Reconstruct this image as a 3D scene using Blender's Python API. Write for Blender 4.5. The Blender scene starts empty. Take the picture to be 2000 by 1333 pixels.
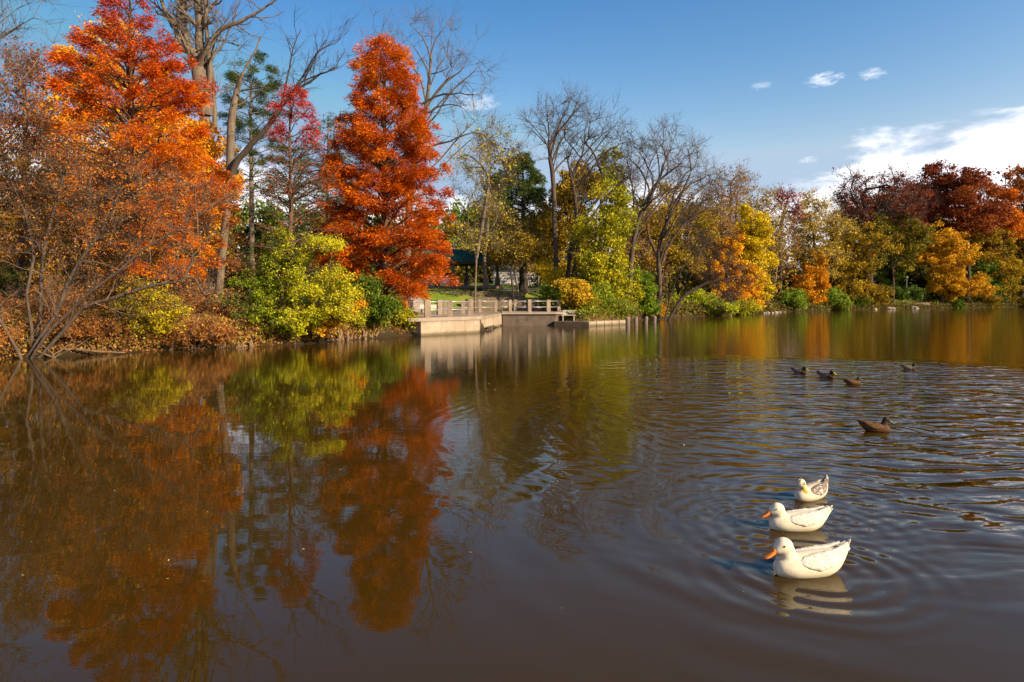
import bpy, math, random
import numpy as np
from mathutils import Vector
F = 1303.0; HZ = 585.0; H = 2.0
C = bpy.context.scene.collection
# ------------------------------------------------------------------ placement helpers
def W(px, py, d): return np.array([(px-1000)/F*d, d, H-(py-HZ)/F*d])
def wd(py): return H*F/(py-HZ)
SUN_AZ, SUN_EL = math.radians(122), math.radians(27)
rs = np.random.default_rng(7)
def sstep(a, b, x):
    t = np.clip((np.asarray(x, float)-a)/(b-a), 0, 1); return t*t*(3-2*t)
# ------------------------------------------------------------------ materials
def newmat(name):
    m = bpy.data.materials.new(name); m.use_nodes = True
    nt = m.node_tree; nt.nodes.clear(); return m, nt
class NB:
    def __init__(s, nt): s.nt = nt
    def n(s, typ, **kw):
        nd = s.nt.nodes.new(typ)
        for k, v in kw.items(): setattr(nd, k, v)
        return nd
    def link(s, a, b): s.nt.links.new(a, b)
    def put(s, inp, v):
        if hasattr(v, 'links') or isinstance(v, bpy.types.NodeSocket): s.link(v, inp)
        elif isinstance(v, (tuple, list)) and len(v) == 3 and inp.type == 'RGBA': inp.default_value = (*v, 1)
        else: inp.default_value = v
    def M(s, op, a, b=None, c=None, clamp=False):
        nd = s.n('ShaderNodeMath', operation=op); nd.use_clamp = clamp
        s.put(nd.inputs[0], a)
        if b is not None: s.put(nd.inputs[1], b)
        if c is not None: s.put(nd.inputs[2], c)
        return nd.outputs[0]
    def V(s, op, a, b=None):
        nd = s.n('ShaderNodeVectorMath', operation=op); s.put(nd.inputs[0], a)
        if b is not None: s.put(nd.inputs[1], b)
        return nd.outputs['Value'] if op in ('DISTANCE', 'LENGTH', 'DOT_PRODUCT') else nd.outputs[0]
    def mix(s, f, a, b, blend='MIX'):
        nd = s.n('ShaderNodeMix', data_type='RGBA', blend_type=blend)
        s.put(nd.inputs[0], f); s.put(nd.inputs[6], a); s.put(nd.inputs[7], b); return nd.outputs[2]
    def ss(s, a, b, x):
        nd = s.n('ShaderNodeMapRange', interpolation_type='SMOOTHSTEP')
        s.put(nd.inputs[0], x); nd.inputs[1].default_value = a; nd.inputs[2].default_value = b
        return nd.outputs[0]
    def noise(s, vec, scale, detail=3, rough=.55, dist=0):
        nd = s.n('ShaderNodeTexNoise'); nd.inputs['Scale'].default_value = scale
        nd.inputs['Detail'].default_value = detail; nd.inputs['Roughness'].default_value = rough
        nd.inputs['Distortion'].default_value = dist
        if vec is not None: s.link(vec, nd.inputs['Vector'])
        return nd.outputs[0]
    def scale(s, vec, v):
        nd = s.n('ShaderNodeMapping'); s.link(vec, nd.inputs[0]); nd.inputs[3].default_value = v; return nd.outputs[0]
    def bump(s, h, dist, strength=1.0):
        nd = s.n('ShaderNodeBump'); nd.inputs['Distance'].default_value = dist
        nd.inputs['Strength'].default_value = strength; s.link(h, nd.inputs['Height']); return nd.outputs[0]
    def out(s, sh): s.link(sh, s.n('ShaderNodeOutputMaterial').inputs[0])
def princ(b, col, rough=.8, normal=None, spec=.3, metal=0):
    p = b.n('ShaderNodeBsdfPrincipled')
    b.put(p.inputs['Base Color'], col); b.put(p.inputs['Roughness'], rough)
    p.inputs['Specular IOR Level'].default_value = spec; p.inputs['Metallic'].default_value = metal
    if normal is not None: b.link(normal, p.inputs['Normal'])
    return p.outputs[0]
MATS = {}
def rough_mat(name, c1, c2, scale=3, rough=.85, bump=.01, c3=None, stretch=(1, 1, 1), metal=0, spec=.3):
    if name in MATS: return MATS[name]
    m, nt = newmat(name); b = NB(nt)
    co = b.n('ShaderNodeTexCoord').outputs['Object']
    v = b.scale(co, stretch)
    n1 = b.noise(v, scale, 6, .65); n2 = b.noise(v, scale*7, 4, .6)
    col = b.mix(b.ss(.35, .65, n1), c1, c2)
    if c3: col = b.mix(b.ss(.55, .72, b.noise(v, scale*.45, 4, .7)), col, c3)
    col = b.mix(b.M('MULTIPLY', n2, .5), col, tuple(x*.55 for x in c1))
    h = b.M('ADD', n1, b.M('MULTIPLY', n2, .5))
    b.out(princ(b, col, rough, b.bump(h, bump), spec, metal)); MATS[name] = m; return m
def leaf_mat(name='leaf', trans=.24):
    if name in MATS: return MATS[name]
    m, nt = newmat(name); b = NB(nt)
    a = b.n('ShaderNodeAttribute', attribute_name='tint').outputs['Color']
    co = b.n('ShaderNodeTexCoord').outputs['Object']
    a = b.mix(1.0, a, b.mix(b.noise(co, 9, 2), (.72, .72, .72), (1.28, 1.28, 1.28)), 'MULTIPLY')
    p = princ(b, a, .6, None, .12)
    t = b.n('ShaderNodeBsdfTranslucent'); b.link(a, t.inputs[0])
    mx = b.n('ShaderNodeMixShader'); mx.inputs[0].default_value = trans
    b.link(p, mx.inputs[1]); b.link(t.outputs[0], mx.inputs[2]); b.out(mx.outputs[0])
    MATS[name] = m; return m
def bark(name, c1, c2): return rough_mat(name, c1, c2, 2.2, .9, .03, None, (3, 3, .7))
# ------------------------------------------------------------------ objects
def link_mesh(name, verts, quads, mat, parent=None, tint=None, smooth=False, tris=None, mats=None, midx=None):
    me = bpy.data.meshes.new(name)
    verts = np.asarray(verts, np.float32)
    if parent is not None: verts = verts-np.array(parent.location, np.float32)
    quads = np.asarray(quads, np.int32).reshape(-1, 4); nq = len(quads)
    tris = np.asarray(tris, np.int32).reshape(-1, 3) if tris is not None else np.zeros((0, 3), np.int32); ntr = len(tris)
    me.vertices.add(len(verts)); me.vertices.foreach_set('co', verts.ravel())
    me.loops.add(nq*4+ntr*3); me.loops.foreach_set('vertex_index', np.concatenate([quads.ravel(), tris.ravel()]))
    me.polygons.add(nq+ntr)
    me.polygons.foreach_set('loop_start', np.concatenate([np.arange(nq)*4, nq*4+np.arange(ntr)*3]).astype(np.int32))
    if smooth is not False:
        sm = np.ones(nq+ntr, bool) if smooth is True else np.asarray(smooth, bool)
        me.polygons.foreach_set('use_smooth', sm)
    else: me.polygons.foreach_set('use_smooth', np.zeros(nq+ntr, bool))
    for m in (mats or [mat]): me.materials.append(m)
    if midx is not None: me.polygons.foreach_set('material_index', np.asarray(midx, np.int32))
    if tint is not None:
        at = me.attributes.new('tint', 'FLOAT_COLOR', 'FACE')
        at.data.foreach_set('color', np.concatenate([tint, np.ones((len(tint), 1))], 1).astype(np.float32).ravel())
    me.update(calc_edges=True); me.validate()
    o = bpy.data.objects.new(name, me); C.objects.link(o)
    if parent is not None: o.parent = parent
    return o
def tag(o, label, cat, group=None, kind=None):
    if label: o['label'] = label
    if cat: o['category'] = cat
    if group: o['group'] = group
    if kind: o['kind'] = kind
    return o
def thing(name, label, cat, loc, group=None):
    o = bpy.data.objects.new(name, None); C.objects.link(o); o.location = [float(v) for v in loc]
    o.empty_display_size = .2
    return tag(o, label, cat, group)
class MB:      # boxes and prisms gathered into one mesh
    def __init__(s): s.v = []; s.f = []
    def box(s, c, h, rz=0, rx=0, ry=0, taper=1.0):
        from mathutils import Euler
        R = np.array(Euler((rx, ry, rz)).to_matrix()); k = len(s.v)
        for z in (-1, 1):
            for x, y in ((-1, -1), (1, -1), (1, 1), (-1, 1)):
                t = taper if z > 0 else 1
                s.v.append(R@np.array([x*h[0]*t, y*h[1]*t, z*h[2]])+np.array(c))
        s.f += [(k+3, k+2, k+1, k), (k+4, k+5, k+6, k+7)]+[(k+i, k+(i+1) % 4, k+4+(i+1) % 4, k+4+i) for i in range(4)]
        return s
    def prism(s, poly, z0, z1):      # poly counter-clockwise in plan
        k = len(s.v); n = len(poly)
        for z in (z0, z1):
            for p in poly: s.v.append(np.array([p[0], p[1], z]))
        s.f.append(tuple(range(k+n-1, k-1, -1))); s.f.append(tuple(range(k+n, k+2*n)))
        for i in range(n): j = (i+1) % n; s.f.append((k+i, k+j, k+n+j, k+n+i))
        return s
    def tube(s, pts, rad, n=8, caps=True):
        pts = [np.array(p, float) for p in pts]; k = len(s.v); m = len(pts)
        if np.isscalar(rad): rad = [rad]*m
        for i, p in enumerate(pts):
            t = pts[min(i+1, m-1)]-pts[max(i-1, 0)]; t /= np.linalg.norm(t)+1e-9
            a = np.cross(t, [0, 0, 1] if abs(t[2]) < .9 else [1, 0, 0]); a /= np.linalg.norm(a); b = np.cross(t, a)
            for j in range(n):
                w = 2*math.pi*j/n; s.v.append(p+rad[i]*(math.cos(w)*a+math.sin(w)*b))
        for i in range(m-1):
            for j in range(n):
                j2 = (j+1) % n; s.f.append((k+i*n+j, k+i*n+j2, k+(i+1)*n+j2, k+(i+1)*n+j))
        if caps: s.f.append(tuple(range(k+n-1, k-1, -1))); s.f.append(tuple(range(k+(m-1)*n, k+m*n)))
        return s
    def build(s, name, mat, parent=None, bevel=0, smooth=False, mods=()):
        me = bpy.data.meshes.new(name); off = np.array(parent.location) if parent is not None and parent.type == 'EMPTY' else 0
        if parent is not None and parent.parent is not None: off = np.array(parent.parent.location)
        me.from_pydata([tuple(v-off) for v in s.v], [], s.f); me.materials.append(mat); me.update()
        if smooth:
            for p in me.polygons: p.use_smooth = True
        o = bpy.data.objects.new(name, me); C.objects.link(o)
        if parent is not None: o.parent = parent
        if bevel:
            bv = o.modifiers.new('bevel', 'BEVEL'); bv.width = bevel; bv.segments = 2; bv.limit_method = 'ANGLE'
        return o
# ------------------------------------------------------------------ the lake and the ground
SH = [(-300, 715), (-120, 708), (0, 703), (130, 696), (240, 691), (330, 685), (450, 681), (530, 676), (600, 672), (700, 664), (760, 659), (800, 656.5)]
lake = [((p-1000)/F*wd(q), wd(q)) for p, q in SH]
lake += [(-5.3, 37.2), (-1.9, 40.4), (-.7, 51), (3.3, 51.6), (5.7, 50.5), (9.0, 54)]
SH2 = [(1235, 629), (1290, 622), (1350, 619), (1400, 617), (1450, 615), (1485, 613), (1520, 610), (1570, 608), (1640, 606), (1720, 604.5), (1800, 603), (1900, 601.5), (2000, 600), (2150, 599)]
lake += [((p-1000)/F*wd(q), wd(q)) for p, q in SH2]
lake += [(200, 188), (238, 140), (245, 60), (205, -6), (60, -4), (0, -2.6), (-40, -5), (-75, 4), (-62, 15), (-36, 18)]
lake = np.array(lake)
def sdist(x, y):
    x = np.asarray(x, float); y = np.asarray(y, float)
    best = np.full(x.shape, 1e9); inside = np.zeros(x.shape, bool)
    n = len(lake)
    for i in range(n):
        a = lake[i]; b = lake[(i+1) % n]; ab = b-a
        t = np.clip(((x-a[0])*ab[0]+(y-a[1])*ab[1])/(ab@ab), 0, 1)
        best = np.minimum(best, np.hypot(x-a[0]-t*ab[0], y-a[1]-t*ab[1]))
        c = ((a[1] > y) != (b[1] > y)) & (x < (b[0]-a[0])*(y-a[1])/(b[1]-a[1]+1e-12)+a[0]); inside ^= c
    return np.where(inside, -best, best)
def vnoise(x, y, s):
    return (np.sin(x*s+1.3*np.sin(y*s*.7+.5))+np.sin(y*s*1.13+1.7*np.sin(x*s*.6+2.1))+.6*np.sin((x+y)*s*2.3+np.sin(x*s*1.9)))/2.6
def ground(x, y):
    x = np.asarray(x, float); y = np.asarray(y, float)
    s = sdist(x, y)
    s = s+(.25*vnoise(x, y, 1.9)+.12*vnoise(x, y, 5.1))*(1-sstep(3, 8, np.abs(s)))*(1-sstep(60, 100, y)*.5)
    yy = np.maximum(y-50, 0)
    dock = sstep(-8.5-.45*yy, -6.5-.12*yy, x)*(1-sstep(9+.05*yy, 11.5+.35*yy, x))*sstep(25, 32, y)*(1-sstep(150, 190, y))
    far = sstep(60, 100, x+.45*(y-60))
    a = .72*sstep(0, 1.3, s)+.13*np.maximum(s-1, 0)*(1-sstep(8, 16, s))+sstep(8, 16, s)*(1.05+.052*(np.minimum(s, 60)-8)) + .01*np.maximum(s-60, 0)
    dk = .84*sstep(0, .5, s)+1.85*sstep(7.5, 13.5, s)+.062*np.maximum(s-13.5, 0)
    fr = .5*sstep(0, 2, s)+1.7*sstep(3, 8, s)+.10*np.clip(s-16, 0, 70)+.03*np.clip(s-86, 0, 400)
    h = a*(1-dock)+dk*dock; h = h*(1-far)+fr*far
    h = h+(.05*vnoise(x, y, 1.1)+.03*vnoise(x, y, 3.7))*sstep(.2, 1.5, s)*(1-dock*.8)
    near = sstep(12, 4, y)*0+(1-sstep(4, 12, y))
    h = h*(1-near)+np.minimum(h, .55)*near
    under = -.12*np.minimum(-s, 12)-.02
    return np.where(s > 0, h, under)
def gz(x, y): return float(ground(np.array([x]), np.array([y]))[0])
def axis(lo, hi, a, b, fine, grow=1.16):
    v = [a]
    while v[-1] < b: v.append(v[-1]+fine)
    st = fine; r = [v[-1]]
    while r[-1] < hi: st *= grow; r.append(r[-1]+st)
    st = fine; l = [v[0]]
    while l[-1] > lo: st *= grow; l.append(l[-1]-st)
    return np.array(l[:0:-1]+v+r[1:])
gx = axis(-1600, 1600, -32, 30, .3, 1.05); gy = axis(-1500, 1900, 20, 66, .3, 1.045)
X, Y = np.meshgrid(gx, gy); Z = ground(X, Y)
nx, ny = len(gx), len(gy)
I = np.arange(nx*ny).reshape(ny, nx)
quads = np.stack([I[:-1, :-1], I[:-1, 1:], I[1:, 1:], I[1:, :-1]], -1).reshape(-1, 4)
m, nt = newmat('ground_cover'); b = NB(nt)
co = b.n('ShaderNodeNewGeometry').outputs['Position']
lawn = b.n('ShaderNodeAttribute', attribute_name='lawn').outputs['Fac']
nz1 = b.noise(co, .35, 5, .6); nz2 = b.noise(co, 6, 5, .7); nz3 = b.noise(co, 22, 4, .7)
grass = b.mix(b.ss(.35, .65, nz1), (.10, .17, .012), (.19, .23, .02)); grass = b.mix(b.ss(.55, .75, nz2), grass, (.07, .11, .01))
grass = b.mix(b.ss(.66, .72, nz3), grass, (.35, .2, .05))
soil = b.mix(b.ss(.35, .62, nz2), (.10, .045, .018), (.22, .10, .035)); soil = b.mix(b.ss(.55, .68, nz3), soil, (.26, .14, .05))
soil = b.mix(b.ss(.6, .4, nz1), soil, (.06, .05, .02))
fac = b.ss(.4, .6, b.M('ADD', lawn, b.M('MULTIPLY', b.M('SUBTRACT', nz2, .5), .7)))
sz = b.n('ShaderNodeSeparateXYZ'); b.link(co, sz.inputs[0])
wet = b.ss(.42, .12, b.M('ADD', sz.outputs[2], b.M('MULTIPLY', b.M('SUBTRACT', nz2, .5), .5)))       # wet mud along the waterline
b.out(princ(b, b.mix(b.M('MULTIPLY', wet, .88), b.mix(fac, soil, grass), (.030, .020, .010)), .85, b.bump(b.M('ADD', nz2, nz3), .05), .15))
GM = m
go = link_mesh('ground', np.stack([X, Y, Z], -1).reshape(-1, 3), quads, GM, smooth=True); tag(go, None, None, kind='structure')
Sd = sdist(X, Y)
lw = sstep(5, 8, Sd)*sstep(-24, -20, X)*(1-sstep(12, 20, X))*sstep(30, 36, Y)*(1-sstep(150, 170, Y))
lw = np.maximum(lw, sstep(2.5, 4, Sd)*(1-sstep(8, 10, Sd))*sstep(75, 85, X))
at = go.data.attributes.new('lawn', 'FLOAT', 'POINT'); at.data.foreach_set('value', lw.astype(np.float32).ravel())
# ------------------------------------------------------------------ water
DUCKS = [(2.18, 4.89), (2.50, 5.83), (3.02, 6.73), (5.5, 10.1), (7.97, 15.6), (8.0, 17.0), (7.75, 18.0), (11.3, 19.0)]
m, nt = newmat('pond_water'); b = NB(nt)
pos = b.n('ShaderNodeNewGeometry').outputs['Position']
sep = b.n('ShaderNodeSeparateXYZ'); b.link(pos, sep.inputs[0]); px_, py_ = sep.outputs[0], sep.outputs[1]
wob = b.noise(pos, .55, 3, .5); wob2 = b.noise(pos, 2.3, 2, .5)
def ring(cx, cy, lam, amp, r0, r1, wobble=.5, rin=0):
    d = b.V('DISTANCE', pos, (cx, cy, 0))
    ph = b.M('ADD', b.M('MULTIPLY', d, 2*math.pi/lam), b.M('MULTIPLY', b.M('ADD', wob, b.M('MULTIPLY', wob2, .35)), wobble))
    w = b.M('SINE', ph)
    env = b.ss(r1, r0, d)
    if rin: env = b.M('MULTIPLY', env, b.ss(rin*.3, rin, d))
    return b.M('MULTIPLY', b.M('MULTIPLY', w, amp), env)
def acc(*a):
    r = a[0]
    for x in a[1:]: r = b.M('ADD', r, x)
    return r
dc = b.V('DISTANCE', pos, (7.5, 13.5, 0))
dist = b.ss(11.0, 7.5, b.M('ADD', dc, b.M('MULTIPLY', b.M('SUBTRACT', wob, .5), 3)))
east = b.ss(1.4, 5.6, px_)
farm = b.ss(13, 30, py_)
n_long = b.noise(b.scale(pos, (.70, 1.5, 1)), 1.75, 1.0, .35, .7)
n_mid = b.noise(b.scale(pos, (.9, 2.1, 1)), 4.2, 2, .5, .4)
n_fine = b.noise(b.scale(pos, (.8, 2.0, 1)), 13, 2, .5, .3)
calm = b.noise(b.scale(pos, (.6, 1.5, 1)), 1.1, 2, .5)
h = acc(
    b.M('MULTIPLY', calm, .0022),
    b.M('MULTIPLY', n_mid, b.M('ADD', .00035, b.M('ADD', b.M('MULTIPLY', farm, .0030), b.M('MULTIPLY', dist, .0020)))),
    b.M('MULTIPLY', n_fine, b.M('ADD', .00005, b.M('ADD', b.M('MULTIPLY', farm, .0011), b.M('MULTIPLY', dist, .0003)))),
    b.M('MULTIPLY', n_long, b.M('MULTIPLY', b.M('MULTIPLY', dist, east), .085)),
    b.M('MULTIPLY', n_mid, b.M('MULTIPLY', b.M('MULTIPLY', dist, east), .003)),
    b.M('MULTIPLY', ring(7.3, 13.2, .42, .0030, 5.4, 8.9, 5), b.ss(.38, .62, b.noise(pos, .8, 2))), b.M('MULTIPLY', ring(4.5, 10.5, .27, .0018, 4, 7.5, 6), b.ss(.42, .6, b.noise(pos, 1.1, 2))),
    ring(2.22, 4.9, .19, .0030, .40, 1.25, 4.5), ring(2.45, 5.8, .17, .0020, .4, 1.6, 5.5), ring(3.0, 6.7, .16, .0012, .5, 2.2, 3.0),
    ring(2.05, 4.95, .09, .0005, .2, .7, 1.5),
    ring(5.5, 10.1, .2, .0016, .5, 2.4, 3), ring(8, 16.4, .28, .002, 1, 5, 4), ring(11.3, 19, .28, .002, 1, 4, 4),
    b.M('MULTIPLY', ring(2.6, 6.0, .50, .0044, 1.8, 3.8, 3.0, .9), b.ss(.35, .6, b.noise(pos, .9, 2))))
ro = b.M('ADD', .006, b.M('ADD', b.M('MULTIPLY', farm, .040), b.M('MULTIPLY', dist, .0)))
wc = b.mix(b.noise(pos, .2, 3), (.030, .0165, .002), (.042, .024, .003))
p = b.n('ShaderNodeBsdfPrincipled'); b.link(wc, p.inputs['Base Color']); b.link(ro, p.inputs['Roughness'])
p.inputs['IOR'].default_value = 1.333; p.inputs['Specular IOR Level'].default_value = .40; b.link(b.bump(h, 1.0), p.inputs['Normal'])
b.out(p.outputs[0]); WATER = m
wx = np.linspace(-120, 280, 21); wy = np.linspace(-30, 230, 14)
WX, WY = np.meshgrid(wx, wy); I = np.arange(WX.size).reshape(WX.shape)
q = np.stack([I[:-1, :-1], I[:-1, 1:], I[1:, 1:], I[1:, :-1]], -1).reshape(-1, 4)
tag(link_mesh('water', np.stack([WX, WY, WX*0], -1).reshape(-1, 3), q, WATER), None, None, kind='structure')
# ------------------------------------------------------------------ plants: branch skeletons, twigs and leaves
def unit(v): return v/(np.linalg.norm(v, axis=-1, keepdims=True)+1e-9)
def tubes(P, R, n):            # P (B,m,3), R (B,m) -> verts, quads
    B, m = R.shape
    T = np.empty_like(P); T[:, 1:-1] = P[:, 2:]-P[:, :-2]; T[:, 0] = P[:, 1]-P[:, 0]; T[:, -1] = P[:, -1]-P[:, -2]; T = unit(T)
    ref = np.where(np.abs(T[:, :1, 2:3]) > .85, np.array([1., .1, 0]), np.array([0, 0, 1.])); ref = np.broadcast_to(ref, T.shape)
    A = unit(np.cross(T, ref)); Bn = np.cross(T, A)
    w = np.arange(n)*2*math.pi/n
    V = P[:, :, None]+R[:, :, None, None]*(np.cos(w)[None, None, :, None]*A[:, :, None]+np.sin(w)[None, None, :, None]*Bn[:, :, None])
    idx = np.arange(B*m*n).reshape(B, m, n)
    a = idx[:, :-1]; c = idx[:, 1:]
    Q = np.stack([a, np.roll(a, -1, 2), np.roll(c, -1, 2), c], -1).reshape(-1, 4)
    return V.reshape(-1, 3), Q
class Wood:                     # collects tubes
    def __init__(s): s.V = []; s.Q = []; s.n = 0
    def add(s, V, Q): s.V.append(V); s.Q.append(Q+s.n); s.n += len(V)
    def polys(s, polys):        # list of (pts, rad)
        g = {}
        for P, R in polys:
            r = max(R); k = (len(P), 9 if r > .12 else 6 if r > .045 else 4 if r > .02 else 3)
            g.setdefault(k, []).append((P, R))
        for (m, n), L in g.items():
            s.add(*tubes(np.array([p for p, _ in L]), np.array([r for _, r in L]), n))
    def arrays(s): return np.concatenate(s.V), np.concatenate(s.Q)
def grow(S, D, L, R, n, wob, up, rng, tip=.35):
    B = len(S); P = np.zeros((B, n, 3)); P[:, 0] = S; d = unit(D); st = (L/(n-1))[:, None]
    for i in range(1, n):
        d = unit(d+rng.normal(0, wob, (B, 3))+np.array([0, 0, up]))
        P[:, i] = P[:, i-1]+d*st
    return P, R[:, None]*np.linspace(1, tip, n)[None]
def kids(P, R, k, ang, lr, rr, rng, tmin=.25, minr=.0):
    B, n, _ = P.shape; idx = np.repeat(np.arange(B), k)
    t = rng.uniform(tmin, 1, B*k)*(n-1); i = np.minimum(t.astype(int), n-2); f = (t-i)[:, None]
    S = P[idx, i]*(1-f)+P[idx, i+1]*f; T = unit(P[idx, i+1]-P[idx, i])
    rnd = unit(np.cross(T, rng.normal(size=(B*k, 3)))); a = rng.normal(ang, .18, B*k)[:, None]
    D = T*np.cos(a)+rnd*np.sin(a)
    L0 = np.linalg.norm(P[:, -1]-P[:, 0], axis=-1)[idx]
    return S, D, L0*lr*rng.uniform(.6, 1.25, B*k), np.maximum(R[idx, i]*rr, minr)
def twigs(W_, S, D, L, rng, levels=2, k=4, r0=.012, n=4, up=.12, rmin=.003, wob=.16):
    P, R = grow(S, D, L, np.full(len(S), r0), n, wob, up, rng)
    W_.add(*tubes(P, R, 3)); allP = [P]
    for _ in range(levels-1):
        s, d, l, r = kids(P, R, k, .75, .55, .7, rng, .2, rmin)
        P, R = grow(s, d, l, r, 3, wob, up, rng); W_.add(*tubes(P, R, 3)); allP.append(P)
    return P
class Skel:
    def __init__(s, rng): s.pos = []; s.par = []; s.br = []; s.rng = rng; s.tips = []
    def trunk(s, pts, par=-1, step=.5):
        pts = [np.array(p, float) for p in pts]; P = [pts[0]]
        ext = [2*pts[0]-pts[1]]+pts+[2*pts[-1]-pts[-2]]
        for i in range(1, len(ext)-2):
            a, b_, c, d = ext[i-1:i+3]; m = max(2, int(np.linalg.norm(c-b_)/step))
            for j in range(1, m+1):
                t = j/m; P.append(.5*((2*b_)+(-a+c)*t+(2*a-5*b_+4*c-d)*t*t+(-a+3*b_-3*c+d)*t**3))
        ids = [par] if par >= 0 else []
        for p in P[(1 if par >= 0 else 0):]:
            s.pos.append(p); s.par.append(ids[-1] if ids else -1); ids.append(len(s.pos)-1)
        s.br.append(ids); return ids
    def reach(s, tgt, upw=.9, seg=.6, bow=.18, wob=.05, minz=None, dirw=0):
        A = np.array(s.pos); d = tgt-A; L = np.linalg.norm(d, axis=1)+1e-6
        cost = L*(1+upw*(1-d[:, 2]/L))
        if minz is not None: cost = cost+50*(A[:, 2] < minz)
        if dirw:
            pa = np.array(s.par); pdv = unit(A-A[np.maximum(pa, 0)]); cost = cost+dirw*L*(1-np.sum(pdv*d, 1)/L)
        i = int(np.argmin(cost)); p = A[i]; L = L[i]
        if L < .15: return i
        pr = s.par[i]; pd = unit(p-A[pr]) if pr >= 0 else np.array([0, 0, 1.])
        n = max(2, int(L/seg)); c1 = p+pd*L*.25+np.array([0, 0, L*bow]); ids = [i]
        for j in range(1, n+1):
            t = j/n; q = (1-t)**2*p+2*t*(1-t)*c1+t*t*tgt
            if j < n: q = q+s.rng.normal(0, wob*min(L, 4)*.5, 3)
            s.pos.append(q); s.par.append(ids[-1]); ids.append(len(s.pos)-1)
        s.br.append(ids); return ids[-1]
    def fork(s, tgt, ratio, tn, seg, wob):     # a limb leaves the trunk low enough to climb steadily to tgt
        A = np.array(s.pos)[:tn]; dh = np.hypot(*(tgt-A)[:, :2].T); dz = tgt[2]-A[:, 2]; lo = A[0, 2]+.22*(A[:, 2].max()-A[0, 2])
        i = int(np.argmin(np.abs(dz-ratio*dh-.6)+60*(A[:, 2] < lo)+60*(dz < .4*dh))); p = A[i]; L = np.linalg.norm(tgt-p); n = max(3, int(L/seg)); ids = [i]
        c1 = p+np.array([0, 0, L*.42])+(tgt-p)*.12; k1, k2 = s.rng.normal(0, wob*1.6, (2, 3))*L*.5
        for j in range(1, n+1):
            t = j/n; q = (1-t)**2*p+2*t*(1-t)*c1+t*t*tgt+k1*math.sin(math.pi*t)*.5+k2*math.sin(2*math.pi*t)*.35+(s.rng.normal(0, .035, 3) if j < n else 0)
            s.pos.append(q); s.par.append(ids[-1]); ids.append(len(s.pos)-1)
        s.br.append(ids)
    def radii(s, r0, rt=.012, e=2.2):
        n = len(s.pos); acc = np.zeros(n); hasc = np.zeros(n, bool)
        for i in range(n):
            if s.par[i] >= 0: hasc[s.par[i]] = True
        acc[~hasc] = 1
        for i in range(n-1, -1, -1):
            if s.par[i] >= 0: acc[s.par[i]] += acc[i]
        r = acc**(1/e); r = (r-1)/(max(r.max()-1, 1e-6)); return rt+(r0-rt)*r
    def polys(s, R, base=None):
        out = []
        for ids in s.br:
            if len(ids) < 2: continue
            P = np.array([s.pos[i] for i in ids]); r = R[ids].copy()
            if s.par[ids[0]] >= 0 or ids[0] != 0: r[0] = min(r[0], r[1]*1.25)
            r[-1] = min(r[-1], max(.5*r[-1], .006))
            out.append((P, r))
        return out
def leaf_quads(c, size, asp, rng, dirs=None, flat=.3, jit=.6):
    n = len(c); a = rng.normal(size=(n, 3))
    if dirs is not None: a = dirs+a*jit
    a = unit(a); nr = rng.normal(size=(n, 3)); nr[:, 2] += flat*2; nr = unit(nr)
    b_ = unit(np.cross(nr, a)); l = size*np.clip(rng.lognormal(-.08, .38, n), .35, 2.2)[:, None]; w = l*asp
    V = np.stack([c-a*l*.5, c+b_*w*.5+a*l*.05, c+a*l*.5-np.array([0, 0, 1])*l*.08, c-b_*w*.5+a*l*.05], 1).reshape(-1, 3)
    return V, np.arange(4*n).reshape(n, 4)
def pal(cols, t, rng, jit=.1):      # t in 0..1 -> colours along the palette
    cols = np.array(cols, float); t = np.clip(t, 0, .9999)*(len(cols)-1); i = t.astype(int); f = (t-i)[:, None]
    c = cols[i]*(1-f)+cols[i+1]*f
    return np.clip(c*rng.normal(1, jit, (len(t), 1))*rng.normal(1, jit*.4, (len(t), 3)), .002, .95)
def blob_points(blobs, n, rng, shell=.7, inner=.25):
    w = np.array([b[1][0]*b[1][2]+b[1][0]*b[1][1]*.6 for b in blobs]); w = w/w.sum(); k = rng.choice(len(blobs), n, p=w)
    Cc = np.array([b[0] for b in blobs])[k]; R = np.array([b[1] for b in blobs])[k]
    d = unit(rng.normal(size=(n, 3))); r = np.where(rng.random(n) < shell, rng.uniform(.7, 1.0, n), rng.uniform(inner, .8, n))
    r = r*(1+.24*np.sin(d[:, 0]*5+k)+.17*np.sin(d[:, 2]*7+2*k)+.10*rng.normal(size=n).clip(-1, 2))
    return Cc+d*R*r[:, None]
def dry(px, d, m=.8):             # the first distance from d on at which the line of sight px stands on land
    for _ in range(400):
        x = (px-1000)/F*d
        if sdist(np.array([x]), np.array([d]))[0] >= m: return d
        d += .01*d if d > 50 else .25
    return d
def B(d, *bl):                     # blobs from (px,py,rx,ry[,dd[,depth radius]])
    out = []
    for q in bl:
        dd = q[4] if len(q) > 4 else 0; rx = q[2]/F*(d+dd); rz = q[3]/F*(d+dd)
        out.append((W(q[0], q[1], d+dd), np.array([rx, q[5] if len(q) > 5 else rx, rz])))
    return out
def base(px, d, dz=-.15):
    x = (px-1000)/F*d
    return np.array([x, d, gz(x, d)+dz])
STAT = dict(leaf=0, wood=0)
def finish(name, label, cat, loc, group, wood, wm, LV, LC, lname='crown', wname='trunk', lm='leaf'):
    t = thing(name, label, cat, loc, group)
    V, Q = wood.arrays(); STAT['wood'] += len(Q)
    link_mesh(wname, V, Q, wm, t, smooth=True)
    if LV is not None and len(LV):
        STAT['leaf'] += len(LV)//4
        link_mesh(lname, LV, np.arange(len(LV)).reshape(-1, 4), leaf_mat(lm), t, tint=LC)
    return t
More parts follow.
